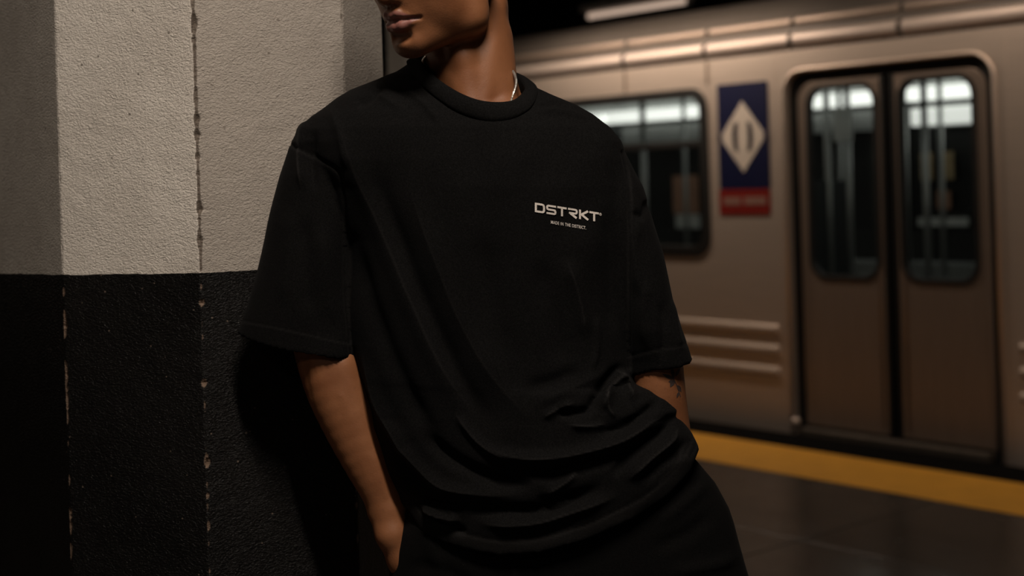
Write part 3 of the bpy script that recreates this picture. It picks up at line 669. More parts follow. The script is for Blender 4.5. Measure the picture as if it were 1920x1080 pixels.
def build_tee():
    xs = np.arange(-0.46, 0.34, 0.0027); ys = np.arange(1.86, 2.24, 0.0027); zs = np.arange(0.80, 1.62, 0.0027)
    U, V, Wc = grid_uvw(xs, ys, zs)
    t = rows_ellipse(U, V, Wc, TORSO, SHEAR); sr = rows_ellipse(U, V, Wc, SLEEVE_R, SHEAR); sl = rows_ellipse(U, V, Wc, SLEEVE_L, SHEAR)
    for arr, v0 in ((t, 100), (sr, 232), (sl, 240)):
        np.maximum(arr, ((v0-V)*0.8)[:, None, :], out=arr)
    t = unit_grad(t, xs, ys, zs); sr = unit_grad(sr, xs, ys, zs); sl = unit_grad(sl, xs, ys, zs)
    FU, FV = front_uv(U, V, Wc)
    hc = hem_cut(FU, FV).astype(np.float32); hr = (V-np.interp(U, [431, 530, 655], [632, 655, 675]))[:, None, :]; hl = (V-np.interp(U, [1178, 1215, 1260, 1293], [697, 685, 679, 671]))[:, None, :]
    d = smin(np.maximum(sr, hr), np.maximum(sl, hl), 2)
    d = smin(np.maximum(t, hc), d, 9)
    hollow = np.minimum(np.maximum(sr+7, -(hr+95)), np.maximum(sl+7, -(hl+95)))
    hollow = np.maximum(hollow, -t+6)
    hollow = np.minimum(hollow, np.maximum(t+9, -(hc+75)))
    d = np.maximum(d, -hollow)
    ex = np.where(U > 889, 2.5, 2.0)[:, None, :]; ne = (np.abs(U-889)/np.where(U > 889, 100, 80))[:, None, :]; nk = (ne**ex+(np.abs(Wc-2)/80)[None, :, None]**ex)**(1/ex); nd = (nk-1)*80
    d = np.maximum(d, -np.maximum(nd, (V-240)[:, None, :]))
    co, q = surface_nets(d.astype(np.float32), xs, ys, zs); co, q = keep_largest(co, q); co = smooth_co(co, q, 9)
    nrm = normals(co, q); px = proj(co); front = np.clip(-nrm[:, 1]*2.5+0.35, 0, 1)
    outside = front*np.clip((np.interp(px[:, 0], HEM[:, 0], HEM[:, 1])-px[:, 1]-1)/14, 0, 1)
    disp = np.zeros(len(co)); wear = np.zeros(len(co))
    rnd = random.Random(2)
    for pl, amp, wd in FOLDS:
        ds, par, sd = polydist(px, pl); tap = np.clip(np.minimum(par, 1-par)*4+0.02, 0, 1)
        tap = tap*tap*(3-2*tap); r = ds/wd
        prof = 0.55*np.exp(-r*r)+0.45*np.exp(-r*1.5)*(amp > 0)+0.45*np.exp(-r*r)*(amp <= 0)
        disp += 1.3*amp*prof*tap
        if amp > 4: wear += np.exp(-(ds/1.6)**2)*tap*min(1, 8/wd)*0.5
    for pl, amp, wd in SEAMS:
        ds, par, sd = polydist(px, pl); disp += amp*np.exp(-(ds/wd)**2); wear += 0.16*np.exp(-((ds-4.0)/1.8)**2)
    # small uneven crumpling
    for k in range(26):
        ang = rnd.uniform(-0.5, 1.1)+math.pi/2; f_ = rnd.uniform(0.02, 0.075); ph = rnd.uniform(0, 6.28)
        disp += rnd.uniform(0.10, 0.42)*np.sin((px[:, 0]*math.sin(ang)-px[:, 1]*math.cos(ang)*0.7)*f_+ph+1.5*np.sin(px[:, 1]*0.011+k))
    co = co+nrm*(disp*outside*0.001)[:, None]
    hemb = np.abs(hem_cut(px[:, 0], px[:, 1])); wear += 0.5*np.exp(-(hemb/3.0)**2)+0.18*(hemb < 28)
    co = smooth_co(co, q, 1, 0.35)
    return co, q, np.clip(wear*outside, 0, 1)
# ---------------- body
HS = 1.15e-3; PSI, TH, HRL = math.radians(44), math.radians(13), math.radians(0)
chin = body_pt(764, 118, -78)
fw = np.array((-math.sin(PSI), -math.cos(PSI), 0.0)); lt = np.array((math.cos(PSI), -math.sin(PSI), 0.0)); upv = np.array((0.0, 0.0, 1.0))
hf = fw*math.cos(TH)-upv*math.sin(TH); hu = upv*math.cos(TH)+fw*math.sin(TH)
def hp(x, y, z): return chin+(lt*x+hf*y+hu*z)*HS       # lateral, forward, up in mm of an ordinary head
def build_body():
    xs = np.concatenate([np.arange(-0.42, -0.205, 0.005), np.arange(-0.205, 0.03, 0.0019), np.arange(0.03, 0.40, 0.005)])
    ys = np.concatenate([np.arange(1.84, 1.93, 0.0045), np.arange(1.93, 2.12, 0.0021), np.arange(2.12, 2.30, 0.005)])
    zs = np.concatenate([np.arange(0.0, 0.74, 0.012), np.arange(0.74, 1.46, 0.004), np.arange(1.46, 1.668, 0.0019), np.arange(1.668, 1.90, 0.006)])
    d = np.full((len(xs), len(ys), len(zs)), 1.0, np.float32)
    def sub(lo, hi, pad):
        sl = []
        for ax, (arr, a, b) in enumerate(((xs, lo[0], hi[0]), (ys, lo[1], hi[1]), (zs, lo[2], hi[2]))):
            i0 = np.searchsorted(arr, a-pad); i1 = np.searchsorted(arr, b+pad); sl.append(slice(max(i0-1, 0), i1+1))
        return tuple(sl)
    def merge(sl, val, k, cut=False):
        cur = d[sl]
        d[sl] = (-smin(-cur, val, k) if cut else smin(cur, val, k)).astype(np.float32)
    def cone(p, q, r1, r2, k=0.012, cut=False, sq=None):
        p = np.array(p, float); q = np.array(q, float); R = max(r1, r2)
        sl = sub(np.minimum(p, q), np.maximum(p, q), R+k*1.5+0.012)
        X = xs[sl[0]][:, None, None]-p[0]; Y = ys[sl[1]][None, :, None]-p[1]; Z = zs[sl[2]][None, None, :]-p[2]
        v = q-p; L2 = (v*v).sum()
        t = np.clip((X*v[0]+Y*v[1]+Z*v[2])/max(L2, 1e-9), 0, 1)
        dist = np.sqrt((X-t*v[0])**2+(Y-t*v[1])**2+(Z-t*v[2])**2)-(r1+(r2-r1)*t)
        merge(sl, dist, k, cut)
    def ball(p, rad, k=0.012, axes=None, cut=False):
        p = np.array(p, float); rad = np.array(rad, float)*np.ones(3); R = rad.max()
        sl = sub(p, p, R+k*1.5+0.012)
        X = xs[sl[0]][:, None, None]-p[0]; Y = ys[sl[1]][None, :, None]-p[1]; Z = zs[sl[2]][None, None, :]-p[2]
        if axes is None: axes = np.eye(3)
        c = [X*a[0]+Y*a[1]+Z*a[2] for a in axes]
        k0 = np.sqrt(sum((ci/r)**2 for ci, r in zip(c, rad))); k1 = np.sqrt(sum((ci/r**2)**2 for ci, r in zip(c, rad)))
        merge(sl, k0*(k0-1)/np.maximum(k1, 1e-6), k, cut)
    HA = np.array((lt, hf, hu)); m_ = HS
    def hb(x, y, z, rx, ry, rz, k=10, cut=False): ball(hp(x, y, z), np.array((rx, ry, rz))*m_, k*m_, HA, cut)
    def hc(a, b, r1, r2, k=8, cut=False): cone(hp(*a), hp(*b), r1*m_, r2*m_, k*m_, cut)
    bp = body_pt
    # torso and neck (the shirt hides all but the pit of the neck)
    cone(bp(930, 520, 15), bp(1010, 900, 15), 0.068, 0.068, 0.03); cone(bp(790, 480, 25), bp(900, 900, 20), 0.05, 0.05, 0.03); cone(bp(1050, 480, 0), bp(1090, 900, 0), 0.05, 0.05, 0.03)
    cone(bp(740, 350, 30), bp(1040, 370, 0), 0.058, 0.058, 0.03); cone(bp(650, 300, 50), bp(860, 265, 20), 0.035, 0.042, 0.03); cone(bp(1100, 320, 0), bp(930, 275, 10), 0.035, 0.042, 0.03)
    cone(bp(874, 10, 58), bp(878, 130, 46), 79*S, 77*S, 0.02); cone(bp(878, 130, 46), bp(888, 245, 36), 77*S, 80*S, 0.02)
    cone(bp(918, 130, 66), bp(978, 222, 50), 30*S, 30*S, 0.02); cone(bp(820, 110, 70), bp(770, 222, 60), 32*S, 32*S, 0.02)
    # sternomastoid cords, windpipe and collar bones
    cone(bp(930, 10, 20), bp(908, 196, -34), 15*S, 10*S, 0.018); cone(bp(806, 60, 20), bp(880, 198, -40), 14*S, 10*S, 0.012)
    cone(bp(862, 95, -22), bp(890, 200, -30), 18*S, 16*S, 0.016); ball(bp(868, 110, -22), 15*S, 0.018)
    cone(bp(915, 214, -42), bp(975, 206, -18), 12*S, 12*S, 0.012); cone(bp(880, 214, -40), bp(815, 204, -14), 12*S, 12*S, 0.012)
    cone(bp(934, 70, 30), bp(946, 205, -6), 18*S, 20*S, 0.03)
    # head
    hb(0, -92, 145, 76, 96, 82, 10); hb(0, -44, 92, 60, 50, 72, 14); hb(0, -46, 52, 46, 44, 44, 14)
    for sx in (-1, 1):
        hc((sx*11, -17, 17), (sx*46, -80, 36), 15, 15, 22); hc((sx*46, -80, 36), (sx*53, -92, 88), 15, 20, 30)
        hb(sx*42, -38, 92, 24, 24, 22, 14); hb(sx*40, -48, 58, 18, 22, 26, 16)
        hb(sx*32, -14, 113, 16, 12, 11, 6, cut=True); hb(sx*32, -24, 112, 13, 13, 13, 3); hc((sx*14, -6, 126), (sx*48, -20, 128), 9, 7, 8)
        hb(sx*75, -98, 104, 6, 17, 31, 5)
    hb(0, -15, 18, 17, 15.5, 16.5, 7)                        # chin boss
    hb(0, -17, 52, 28, 18, 24, 12)                           # muzzle
    hc((0, -6, 116), (0, 9, 82), 8, 9, 8); hb(0, 12, 78, 10, 10, 9, 6)
    for sx in (-1, 1): hb(sx*12, 3, 75, 7, 9, 7, 5)
    # lips: full upper lip with a cupid's bow, fuller lower lip, a dark parting between them
    for sx in (-1, 1):
        hc((0, 4.0, 55.5), (sx*9, 3.4, 56.5), 5.6, 5.6, 2.5); hc((sx*9, 3.4, 56.5), (sx*19, -3.2, 52), 5.6, 4.4, 2.5); hc((sx*19, -3.2, 52), (sx*29, -12.5, 48), 4.4, 2.6, 3)
        hc((0, 1.0, 40.5), (sx*10, 0.2, 41), 7.4, 7.2, 2.5); hc((sx*10, 0.2, 41), (sx*20, -6.0, 43.5), 7.2, 5.0, 2.5); hc((sx*20, -6.0, 43.5), (sx*29, -12.8, 46.5), 5.0, 2.4, 3)
        hc((0, 9.5, 48.6), (sx*9, 8.6, 48.9), 1.5, 1.5, 2.2, True); hc((sx*9, 8.6, 48.9), (sx*20, -0.2, 48.0), 1.5, 1.5, 2.2, True); hc((sx*20, -0.2, 48.0), (sx*31, -10.0, 46.8), 1.5, 2.2, 3, True)
        hc((sx*3.4, 4.4, 63), (sx*3.0, 4.6, 70), 2.2, 2.2, 4)
    hc((-12, 0.5, 27.5), (12, 0.5, 27.5), 5.5, 5.5, 7, True)
    # right arm, hand in the pocket
    def limb(pts, n=26):
        P = np.array([(*p, r_) for p, r_ in pts]); t = np.linspace(0, len(P)-1, n); out = []
        for q_ in t:
            k_ = min(int(q_), len(P)-2); f_ = q_-k_; p0, p1, p2, p3 = P[max(k_-1, 0)], P[k_], P[k_+1], P[min(k_+2, len(P)-1)]
            out.append(0.5*(2*p1+(p2-p0)*f_+(2*p0-5*p1+4*p2-p3)*f_**2+(3*p1-p0-3*p2+p3)*f_**3))
        for a, b in zip(out[:-1], out[1:]): cone(bp(*a[:3]), bp(*b[:3]), a[3]*S, b[3]*S, 0.0015)
    limb([((626, 340, 78), 44), ((592, 470, 76), 48), ((578, 590, 72), 51), ((596, 650, 66), 57), ((622, 728, 58), 59), ((652, 800, 50), 54), ((686, 876, 42), 45), ((712, 930, 36), 37), ((726, 960, 34), 34)])
    cone(bp(570, 650, 74), bp(596, 720, 68), 27*S, 22*S, 0.010)          # brachioradialis edge
    cone(bp(640, 690, 30), bp(706, 905, 20), 22*S, 12*S, 0.016); cone(bp(702, 944, 34), bp(702, 968, 34), 15*S, 12*S, 0.014)
    cone(bp(562, 668, 12), bp(574, 755, 16), 5*S, 3*S, 0.010, True)
    palm = [((726, 968, 34), 29), ((734, 1005, 34), 29), ((757, 1055, 36), 29), ((775, 1095, 38), 27)]
    for (a, r1), (b, r2) in zip(palm[:-1], palm[1:]):
        for dw in (-14, 12): cone(bp(a[0], a[1], a[2]+dw*(0.3 if a[1] < 970 else 1)), bp(b[0], b[1], b[2]+dw), r1*S, r2*S, 0.014)
    for i, ln in enumerate((78, 90, 84, 66)):                             # fingers, slightly curled inside the pocket
        w0 = -22+i*20; p0 = np.array((772-3*abs(i-1.5), 1100, 30+w0*0.9)); p1 = p0+np.array((14, ln*0.5, 0)); p2 = p1+np.array((22, ln*0.36, 0)); p3 = p2+np.array((20, ln*0.18, 0))
        for a, b, r1, r2 in ((p0, p1, 12, 11), (p1, p2, 11, 10), (p2, p3, 10, 8)): cone(bp(*a), bp(*b), r1*S, r2*S, 0.003)
    for a, b, r1, r2 in (((752, 1002, 20), (785, 1040, 4), 14, 12), ((785, 1040, 4), (812, 1085, -6), 12, 10)): cone(bp(*a), bp(*b), r1*S, r2*S, 0.005)
    for (ua, va), (ub, vb) in (((640, 740), (672, 830)), ((672, 830), (690, 900)), ((700, 860), (722, 930))):
        cone(bp(ua, va, 0 if va < 800 else 2), bp(ub, vb, 4), 2.2*S, 2.0*S, 0.006)
    # left arm, hand under the shirt
    limb([((1112, 350, 8), 46), ((1172, 480, 4), 50), ((1212, 600, -10), 49), ((1224, 650, -24), 50), ((1233, 720, -32), 47), ((1243, 770, -30), 43), ((1254, 815, -24), 38), ((1258, 850, -18), 34)])
    for (a, r1), (b, r2) in zip((((1258, 850, -8), 32), ((1252, 900, -12), 32), ((1240, 950, -16), 28)), (((1252, 900, -12), 32), ((1240, 950, -16), 28), ((1228, 985, -18), 25))):
        for dw in (-14, 14): cone(bp(a[0], a[1], a[2]+dw), bp(b[0], b[1], b[2]+dw), r1*S, r2*S, 0.006)
    for i, ln in enumerate((76, 88, 82, 64)):
        w0 = -22+i*20; p0 = np.array((1228, 990, -18+w0*0.9)); p1 = p0+np.array((-12, ln*0.5, 0)); p2 = p1+np.array((-20, ln*0.36, 0)); p3 = p2+np.array((-18, ln*0.18, 0))
        for a, b, r1, r2 in ((p0, p1, 12, 11), (p1, p2, 11, 10), (p2, p3, 10, 8)): cone(bp(*a), bp(*b), r1*S, r2*S, 0.003)
    cone(bp(1248, 890, -30), bp(1215, 935, -58), 14*S, 11*S, 0.005); cone(bp(1215, 935, -58), bp(1195, 975, -64), 11*S, 9*S, 0.004)
    # hips and legs
    cone(bp(960, 950, 10), bp(1130, 1010, 5), 0.075, 0.075, 0.03)
    for pts in (((960, 1080, 0), (930, 1600, -60), (940, 2060, -60)), ((1180, 1080, 0), (1370, 1600, -100), (1430, 2060, -110))):
        cone(bp(*pts[0]), bp(*pts[1]), 0.088, 0.058, 0.03); cone(bp(*pts[1]), bp(*pts[2]), 0.058, 0.042, 0.02)
    co, q = surface_nets(d, xs, ys, zs); co, q = keep_largest(co, q); co = smooth_co(co, q, 2, 0.4)
    # colour masks in head coordinates
    r = (co-chin)/HS; hx, hy, hz = r@lt, r@hf, r@hu
    ax = np.abs(hx)
    top = np.interp(ax, [0, 4, 9, 20, 29, 33], [58.6, 60.0, 61.6, 55.6, 49.6, 47]); bot = np.interp(ax, [0, 10, 20, 29, 33], [32.8, 33.6, 38.4, 45, 47])
    lip = np.clip((top-hz)/1.6, 0, 1)*np.clip((hz-bot)/1.6, 0, 1)*np.clip((31-ax)/2, 0, 1)*(hy > -22)
    st = np.clip(1-np.abs(hz-66)/5, 0, 1)*np.clip((30-ax)/10, 0, 1)*(hy > -20)*0.75+np.clip(1-np.hypot(hz-8, ax*0.4)/16, 0, 1)*(hy > -40)*(hz < 26)*0.9
    st += np.clip(1-np.abs(hz-8-np.clip(-hy-20, 0, 80)*0.25)/10, 0, 1)*(ax > 12)*(hy > -95)*0.25*(hz < 60)
    return co, q, lip*(1-0), np.clip(st*(1-lip), 0, 1)
# ---------------- trousers
TROU = [(820, 800, 1270, 0, 118), (900, 772, 1338, 0, 126), (945, 766, 1362, 0, 128), (971, 757, 1371, 0, 130), (1003, 741, 1379, 0, 132), (1037, 733, 1388, 0, 134), (1067, 730, 1397, 0, 136), (1100, 727, 1408, 0, 140), (1200, 722, 1432, -6, 146), (1300, 730, 1452, -12, 146), (1420, 745, 1470, -20, 140)]
def build_trousers():
    xs = np.arange(-0.22, 0.46, 0.0062); ys = np.arange(1.80, 2.24, 0.0062); zs = np.arange(0.05, 1.05, 0.0062)
    U, V, Wc = grid_uvw(xs, ys, zs)
    t = rows_ellipse(U, V, Wc, TROU, 0.10, 1060.0)
    crotch = ((V-1330)*1.0)[:, None, :]; t = np.maximum(t, np.maximum(((820-V))[:, None, :], crotch))
    t = unit_grad(t, xs, ys, zs)*S
    X = xs[:, None, None]; Y = ys[None, :, None]; Z = zs[None, None, :]
    d = t
    for pts, rr_ in ((((890, 1240, 8), (905, 1640, -60), (935, 2085, -60)), (0.118, 0.098, 0.084)), (((1275, 1240, -22), (1385, 1640, -100), (1430, 2085, -110)), (0.120, 0.098, 0.084))):
        for a, b, r1, r2 in zip(pts[:-1], pts[1:], rr_[:-1], rr_[1:]):
            p = body_pt(*a); v = body_pt(*b)-p; L2 = (v*v).sum()
            h = np.clip(((X-p[0])*v[0]+(Y-p[1])*v[1]+(Z-p[2])*v[2])/L2, 0, 1)
            c = np.sqrt((X-p[0]-h*v[0])**2+(Y-p[1]-h*v[1])**2+(Z-p[2]-h*v[2])**2)-(r1+(r2-r1)*h)
            d = smin(d, c, 0.03)
    d = np.maximum(d, 0.062-Z)
    co, q = surface_nets(d.astype(np.float32), xs, ys, zs); co, q = keep_largest(co, q); co = smooth_co(co, q, 4)
    nrm = normals(co, q); px = proj(co); front = np.clip(-nrm[:, 1]*2+0.3, 0, 1); disp = np.zeros(len(co))
    for pl, amp, wd in (([(1330, 900), (1300, 930), (1240, 980)], 5, 9), ([(1340, 960), (1290, 1000), (1220, 1030)], -5, 12), ([(1388, 1040), (1340, 1060), (1260, 1075)], 6, 10), ([(960, 1040), (975, 1150), (990, 1300)], 4, 5), ([(770, 960), (800, 1000), (830, 1090)], 4, 14), ([(760, 1060), (830, 1070), (900, 1110)], -4, 12)):
        ds, par, sd = polydist(px, pl); disp += amp*np.exp(-(ds/wd)**2)*np.clip(np.minimum(par, 1-par)*4+0.1, 0, 1)
    co = co+nrm*(disp*front*0.001)[:, None]
    return co, q
# ------------------------------------------------------------------ the person
foot = body_pt(1180, 2150, -80)
person = thing('person', 'man in oversized black t-shirt leaning on the column, hands in pockets, face turned left', 'person', (foot[0], foot[1], 0.0))
OFF = np.array((foot[0], foot[1], 0.0))
co, q, lipm, stub = build_body()
body_bvh = BVHTree.FromPolygons(co.tolist(), q.tolist())
body = link('body', np_mesh('body', co-OFF, q, {'lip': lipm, 'stubble': stub}), M['skin'], person)
co, q, wear = build_tee()
tee_bvh = BVHTree.FromPolygons(co.tolist(), q.tolist())
tee = link('tee_shirt', np_mesh('tee_shirt', co-OFF, q, {'wear': wear}), M['tee'], person)
tee['label'] = 'oversized washed black t-shirt with drop shoulders'
co, q = build_trousers()
pants = link('trousers', np_mesh('trousers', co-OFF, q, {'wear': np.zeros(len(co))}), M['pants'], person)
pants['label'] = 'baggy black trousers'
EYEP = Vector((0, 0, EYE))
def on_surface(bvh, px, py, lift, default=1.97):
    tgt = unproj(px, py, 3.0); d = (tgt-EYEP).normalized()
    hit = bvh.ray_cast(EYEP+d*1.2, d)
    if hit[0] is None: p = unproj(px, py, default)
    else: p = hit[0]
    return p-d*lift
def local(v): return Vector((v[0]-OFF[0], v[1]-OFF[1], v[2]))
# collar: ribbed band around the neck opening
def catmull(P, n, closed=True):
    P = [np.array(p, float) for p in P]; out = []; m = len(P)
    for i in range(n):
        t = i*m/n; k = int(t); f_ = t-k
        p0, p1, p2, p3 = P[(k-1) % m], P[k % m], P[(k+1) % m], P[(k+2) % m]
        out.append(0.5*((2*p1)+(p2-p0)*f_+(2*p0-5*p1+4*p2-p3)*f_**2+(3*p1-p0-3*p2+p3)*f_**3))
    return out
# px of inner edge, px of outer seam, inner depth w; front then round the back
COLLAR = [((783, 108), (762, 118), 22), ((793, 117), (786, 155), -8), ((815, 142), (818, 184), -34), ((852, 168), (862, 211), -58), ((890, 185), (912, 225), -70), ((924, 191), (956, 222), -73), ((957, 189), (988, 208), -62), ((975, 178), (1003, 191), -38), ((984, 163), (1008, 171), -8),
          ((977, 147), (1000, 157), 24), ((960, 136), (975, 144), 50), ((925, 126), (930, 138), 70), ((880, 118), (880, 130), 78), ((835, 110), (832, 120), 70), ((800, 104), (786, 113), 48)]
def build_collar():
    N = 120; P = catmull([(a[0], a[1], b[0], b[1], w_) for a, b, w_ in COLLAR], N)
    nf = 8.6/15*N
    bm = bmesh.new(); rings = []; INN = []; OUT = []
    for i, (iu, iv, ou, ov, w_) in enumerate(P):
        w_ = w_*1.1 if w_ < 0 else w_
        INN.append(unproj(iu, iv, D0+w_*S)+Vector((0, 0, 0.0012)))
        if i < nf or i > N-2:
            for k in range(16):
                outer = on_surface(tee_bvh, ou+(ou-iu)*0.06*k, ov+(ov-iv)*0.06*k, 0.0030, 9.0)
                if outer.y < D0+(w_+30)*S: break
            if outer.y > D0+(w_+30)*S: outer = unproj(ou, ov, D0+(w_-10)*S)
        else: outer = unproj(ou, ov, D0+(w_+16)*S)
        OUT.append((ou, ov, outer.y))
    Y_ = [o_[2] for o_ in OUT]
    for _ in range(8): Y_ = [(Y_[i-1]+Y_[i]*2+Y_[(i+1) % N])/4 for i in range(N)]
    OUT = [unproj(o_[0], o_[1], y_) for o_, y_ in zip(OUT, Y_)]
    for inner, outer in zip(INN, OUT):
        ctr = unproj(884, 190, D0)
        out_dir = (inner-ctr); out_dir.z = 0; out_dir.normalize()
        mid = (inner+outer)/2+Vector((out_dir.x, out_dir.y, 0.35)).normalized()*0.0045
        q1 = outer+(inner-outer)*0.06+Vector((out_dir.x, out_dir.y, 0.3)).normalized()*0.0026
        q3 = inner+(outer-inner)*0.10+Vector((out_dir.x, out_dir.y, 0.5)).normalized()*0.0034
        dn = inner-out_dir*0.0012+Vector((0, 0, -0.004)); dn2 = inner+out_dir*0.004+Vector((0, 0, -0.030))
        low = outer-out_dir*0.004+Vector((0, 0, -0.004))
        rings.append([bm.verts.new(local(p)) for p in (low, outer, q1, mid, q3, inner, dn, dn2)])
    for i in range(N):
        A, B = rings[i], rings[(i+1) % N]
        for k in range(len(A)-1): bm.faces.new((A[k], B[k], B[k+1], A[k+1]))
    o = bm_obj('collar', bm, M['tee'], tee, smooth=True)
    sm = o.modifiers.new('smooth', 'SMOOTH'); sm.iterations = 4; sm.factor = 0.4
build_collar()
# chest print
def stroke(bm_pts, pts, width, closed=False):
    P = [np.array(p, float) for p in pts]; n = len(P); segs_ = n if closed else n-1
    def offs(i):
        pr = P[(i-1) % n] if (closed or i > 0) else None; nx = P[(i+1) % n] if (closed or i < n-1) else None
        d1 = (P[i]-pr)/np.linalg.norm(P[i]-pr) if pr is not None else None; d2 = (nx-P[i])/np.linalg.norm(nx-P[i]) if nx is not None else None
        if d1 is None: d1 = d2
        if d2 is None: d2 = d1
        n1 = np.array((-d1[1], d1[0])); n2 = np.array((-d2[1], d2[0])); m_ = n1+n2; m_ /= np.linalg.norm(m_)
        return m_*width/2/max(0.5, m_@n1)
    for i in range(segs_):
        j = (i+1) % n; a, b = P[i], P[j]; oa, ob = offs(i), offs(j); k = max(1, int(np.linalg.norm(b-a)/24))
        for s_ in range(k):
            t0, t1 = s_/k, (s_+1)/k
            A = a+(b-a)*t0; B = a+(b-a)*t1; OA = oa+(ob-oa)*t0; OB = oa+(ob-oa)*t1
            bm_pts.append([A+OA, B+OB, B-OB, A-OA])
LETTERS = [
 [([(15, 15), (108, 15), (128, 22), (137, 42), (137, 100), (128, 120), (108, 127), (15, 127)], 30, True)],
 [([(318, 15), (204, 15), (188, 22), (184, 36), (184, 52), (190, 65), (206, 71), (288, 71), (303, 77), (308, 90), (308, 108), (303, 121), (288, 127), (174, 127)], 28, False)],
 [([(337, 15), (477, 15)], 30, False), ([(407, 30), (407, 142)], 30, False)],
 [([(497, 15), (606, 15), (622, 21), (628, 34), (628, 52), (622, 66), (606, 72), (512, 72)], 28, False), ([(535, 80), (626, 136)], 34, False)],
 [([(677, 0), (677, 142)], 28, False), ([(797, 6), (708, 66), (708, 76), (800, 136)], 32, False)],
 [([(817, 15), (960, 15)], 30, False), ([(889, 30), (889, 142)], 30, False)],
]
def printed(name, polys, parent, mapper, lift=0.0011, bvh=None, m='ink_print'):
    bm = bmesh.new()
    for poly in polys:
        vs_ = [bm.verts.new(local(on_surface(bvh, *mapper(p), lift))) for p in poly]
        try: bm.faces.new(vs_)
        except ValueError: pass
    return bm_obj(name, bm, M[m], parent)
def logo_map(p): return (1002.9+p[0]/8.0, 379.8+p[1]/8.0+0.156*p[0]/8.0)
for L in LETTERS:
    polys = []
    for pts, wd, cl in L: stroke(polys, pts, wd, cl)
    printed('print_letter', polys, tee, logo_map, bvh=tee_bvh)
polys = []; stroke(polys, [(984+15*math.cos(a), 22+18*math.sin(a)) for a in np.linspace(0, 2*math.pi, 13)[:-1]], 6, True)
stroke(polys, [(979, 32), (979, 13), (988, 13), (988, 22), (979, 22)], 4); stroke(polys, [(984, 22), (989, 32)], 4)
printed('print_registered_mark', polys, tee, logo_map, bvh=tee_bvh)
cu = bpy.data.curves.new('slogan', 'FONT'); cu.body = 'MADE IN THE DISTRICT.'; cu.size = 1.0; cu.resolution_u = 2; cu.offset = 0.008; cu.space_character = 1.06; cu.space_word = 1.25
to = bpy.data.objects.new('slogan', cu); COL.objects.link(to)
bpy.context.view_layer.update()
tm = to.evaluated_get(bpy.context.evaluated_depsgraph_get()).to_mesh()
tv = np.array([v.co[:] for v in tm.vertices]); tf = [list(p.vertices) for p in tm.polygons]
to.to_mesh_clear(); bpy.data.objects.remove(to)
x0_, x1_, y0_, y1_ = tv[:, 0].min(), tv[:, 0].max(), tv[:, 1].min(), tv[:, 1].max()
capy = 0.70
bm = bmesh.new(); vv = []
for p in tv:
    t = (p[0]-x0_)/(x1_-x0_); px_ = 1033+t*66; py_ = 413.2+0.168*66*t+(1-p[1]/capy)*6.0
    vv.append(bm.verts.new(local(on_surface(tee_bvh, px_, py_, 0.0012))))
for f_ in tf:
    try: bm.faces.new([vv[i] for i in f_])
    except ValueError: pass
sl_ = bm_obj('print_slogan', bm, M['ink_print'], tee); sl_['label'] = 'small line of lettering under the chest logo'
# tattoo of a leafy sprig on the left forearm
def leaf_poly(x, y, ang, L, wd):
    c, s_ = math.cos(ang), math.sin(ang); top, bot = [], []
    for k in range(8):
        t = k/7; h = wd*math.sin(math.pi*t**0.8)
        top.append((x+L*t*c-h*s_, y+L*t*s_+h*c)); bot.append((x+L*t*c+h*s_, y+L*t*s_-h*c))
    return top, bot
polys = []
for (x, y, a, L, wd) in ((1263, 711, math.radians(205), 24, 3.6), (1263, 711, math.radians(262), 25, 3.4), (1264, 712, math.radians(118), 16, 4.2), (1262, 714, math.radians(165), 9, 2.8), (1270, 722, math.radians(60), 15, 3.4), (1266, 706, math.radians(300), 20, 2.6), (1250, 690, math.radians(230), 12, 1.6), (1273, 735, math.radians(110), 12, 2.2)):
    t_, b_ = leaf_poly(x, y, a, L, wd)
    for k in range(7): polys.append([t_[k], t_[k+1], b_[k+1], b_[k]])
stroke(polys, [(1255, 684), (1262, 700), (1264, 712), (1271, 728), (1276, 744)], 1.6)
tt = printed('tattoo', polys, body, lambda p: p, 0.0004, body_bvh, 'tattoo'); tt['label'] = 'dark leafy sprig tattoo on the left forearm'
# pocket edge piping
bm = bmesh.new()
pk = [(772, 940, 20), (767, 955, 24), (757, 971, 28), (745, 993, 30), (737, 1016, 32), (733, 1037, 34), (731, 1067, 36), (729, 1100, 36)]
tube(bm, [local(Vector(body_pt(u+2, v, w_-12))) for u, v, w_ in pk], 0.0028, 8)
pe = bm_obj('pocket_edge', bm, M['pants'], pants, smooth=True)
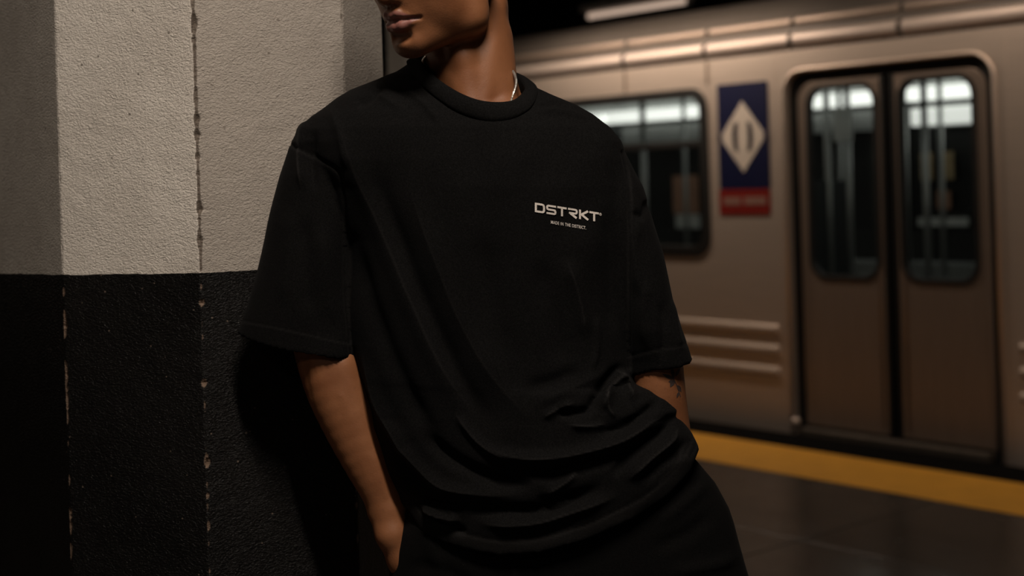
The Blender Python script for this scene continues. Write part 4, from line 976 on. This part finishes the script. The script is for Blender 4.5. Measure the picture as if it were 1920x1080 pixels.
# silver chain: twisted links around the neck, visible on the left side
ch = catmull([(958, 130, 6), (966, 143, -16), (967.5, 158, -38), (962, 177, -62), (950, 205, -62), (915, 235, -70), (870, 225, -60), (810, 165, -35), (795, 110, 20), (860, 95, 98), (930, 105, 70)], 720)
bm = bmesh.new(); pts = []; rad = []
for i, (u, v, w_) in enumerate(ch):
    p = Vector(unproj(u, v, D0+w_*S)); pts.append(local(p)); rad.append(0.0015+0.0008*math.sin(i*1.45))
tube(bm, pts, rad, 6, closed=True)
nk_ = bm_obj('necklace', bm, M['silver'], person, smooth=False); nk_['label'] = 'thin silver chain necklace'
# hair and eyes (above the frame)
bm = bmesh.new(); bmesh.ops.create_uvsphere(bm, u_segments=48, v_segments=32, radius=1.0)
for v in list(bm.verts):
    x, y, z = v.co*1.0
    b_ = 1+0.025*math.sin(x*23+z*17)*math.sin(y*19+z*13)
    hx, hy, hz = x*82*b_, -96+y*100*b_, 150+z*86*b_
    if hy > -20: hy = -20+(hy+20)*0.2
    low = 118 if hy > -70 else (62 if hy < -110 else 92)
    if hz < low: hz = low+(hz-low)*0.02
    v.co = local(Vector(hp(hx, hy, hz)))
bm_obj('hair', bm, M['hair'], person, smooth=True)
for sx in (-1, 1):
    bm = bmesh.new(); bmesh.ops.create_uvsphere(bm, u_segments=16, v_segments=12, radius=0.012, matrix=Matrix.Translation(local(Vector(hp(sx*32, -19, 112)))))
    bm_obj('eye', bm, M['panel_white'], person, smooth=True)
# shoes
for (u, w_) in ((935, -60), (1430, -110)):
    p = local(Vector(body_pt(u, 2120, w_))); bm = bmesh.new(); rings = []
    for k in range(9):
        t = k/8; yy = 0.09-0.30*t; wd = 0.040+0.014*math.sin(math.pi*min(1, t*1.05))+(-0.018 if k == 8 else 0); hh = 0.10 if t < 0.35 else 0.10-0.055*(t-0.35)/0.65
        rings.append([bm.verts.new((p.x+wd*math.cos(a), p.y+yy, max(0.0, hh*0.5+hh*0.62*math.sin(a)))) for a in np.linspace(0, 2*math.pi, 15)[:-1]])
    for A, B in zip(rings[:-1], rings[1:]):
        for k in range(14): bm.faces.new((A[k], A[(k+1) % 14], B[(k+1) % 14], B[k]))
    bm.faces.new(rings[0]); bm.faces.new(rings[-1]); bm_obj('shoe', bm, M['rubber'], person, smooth=True)
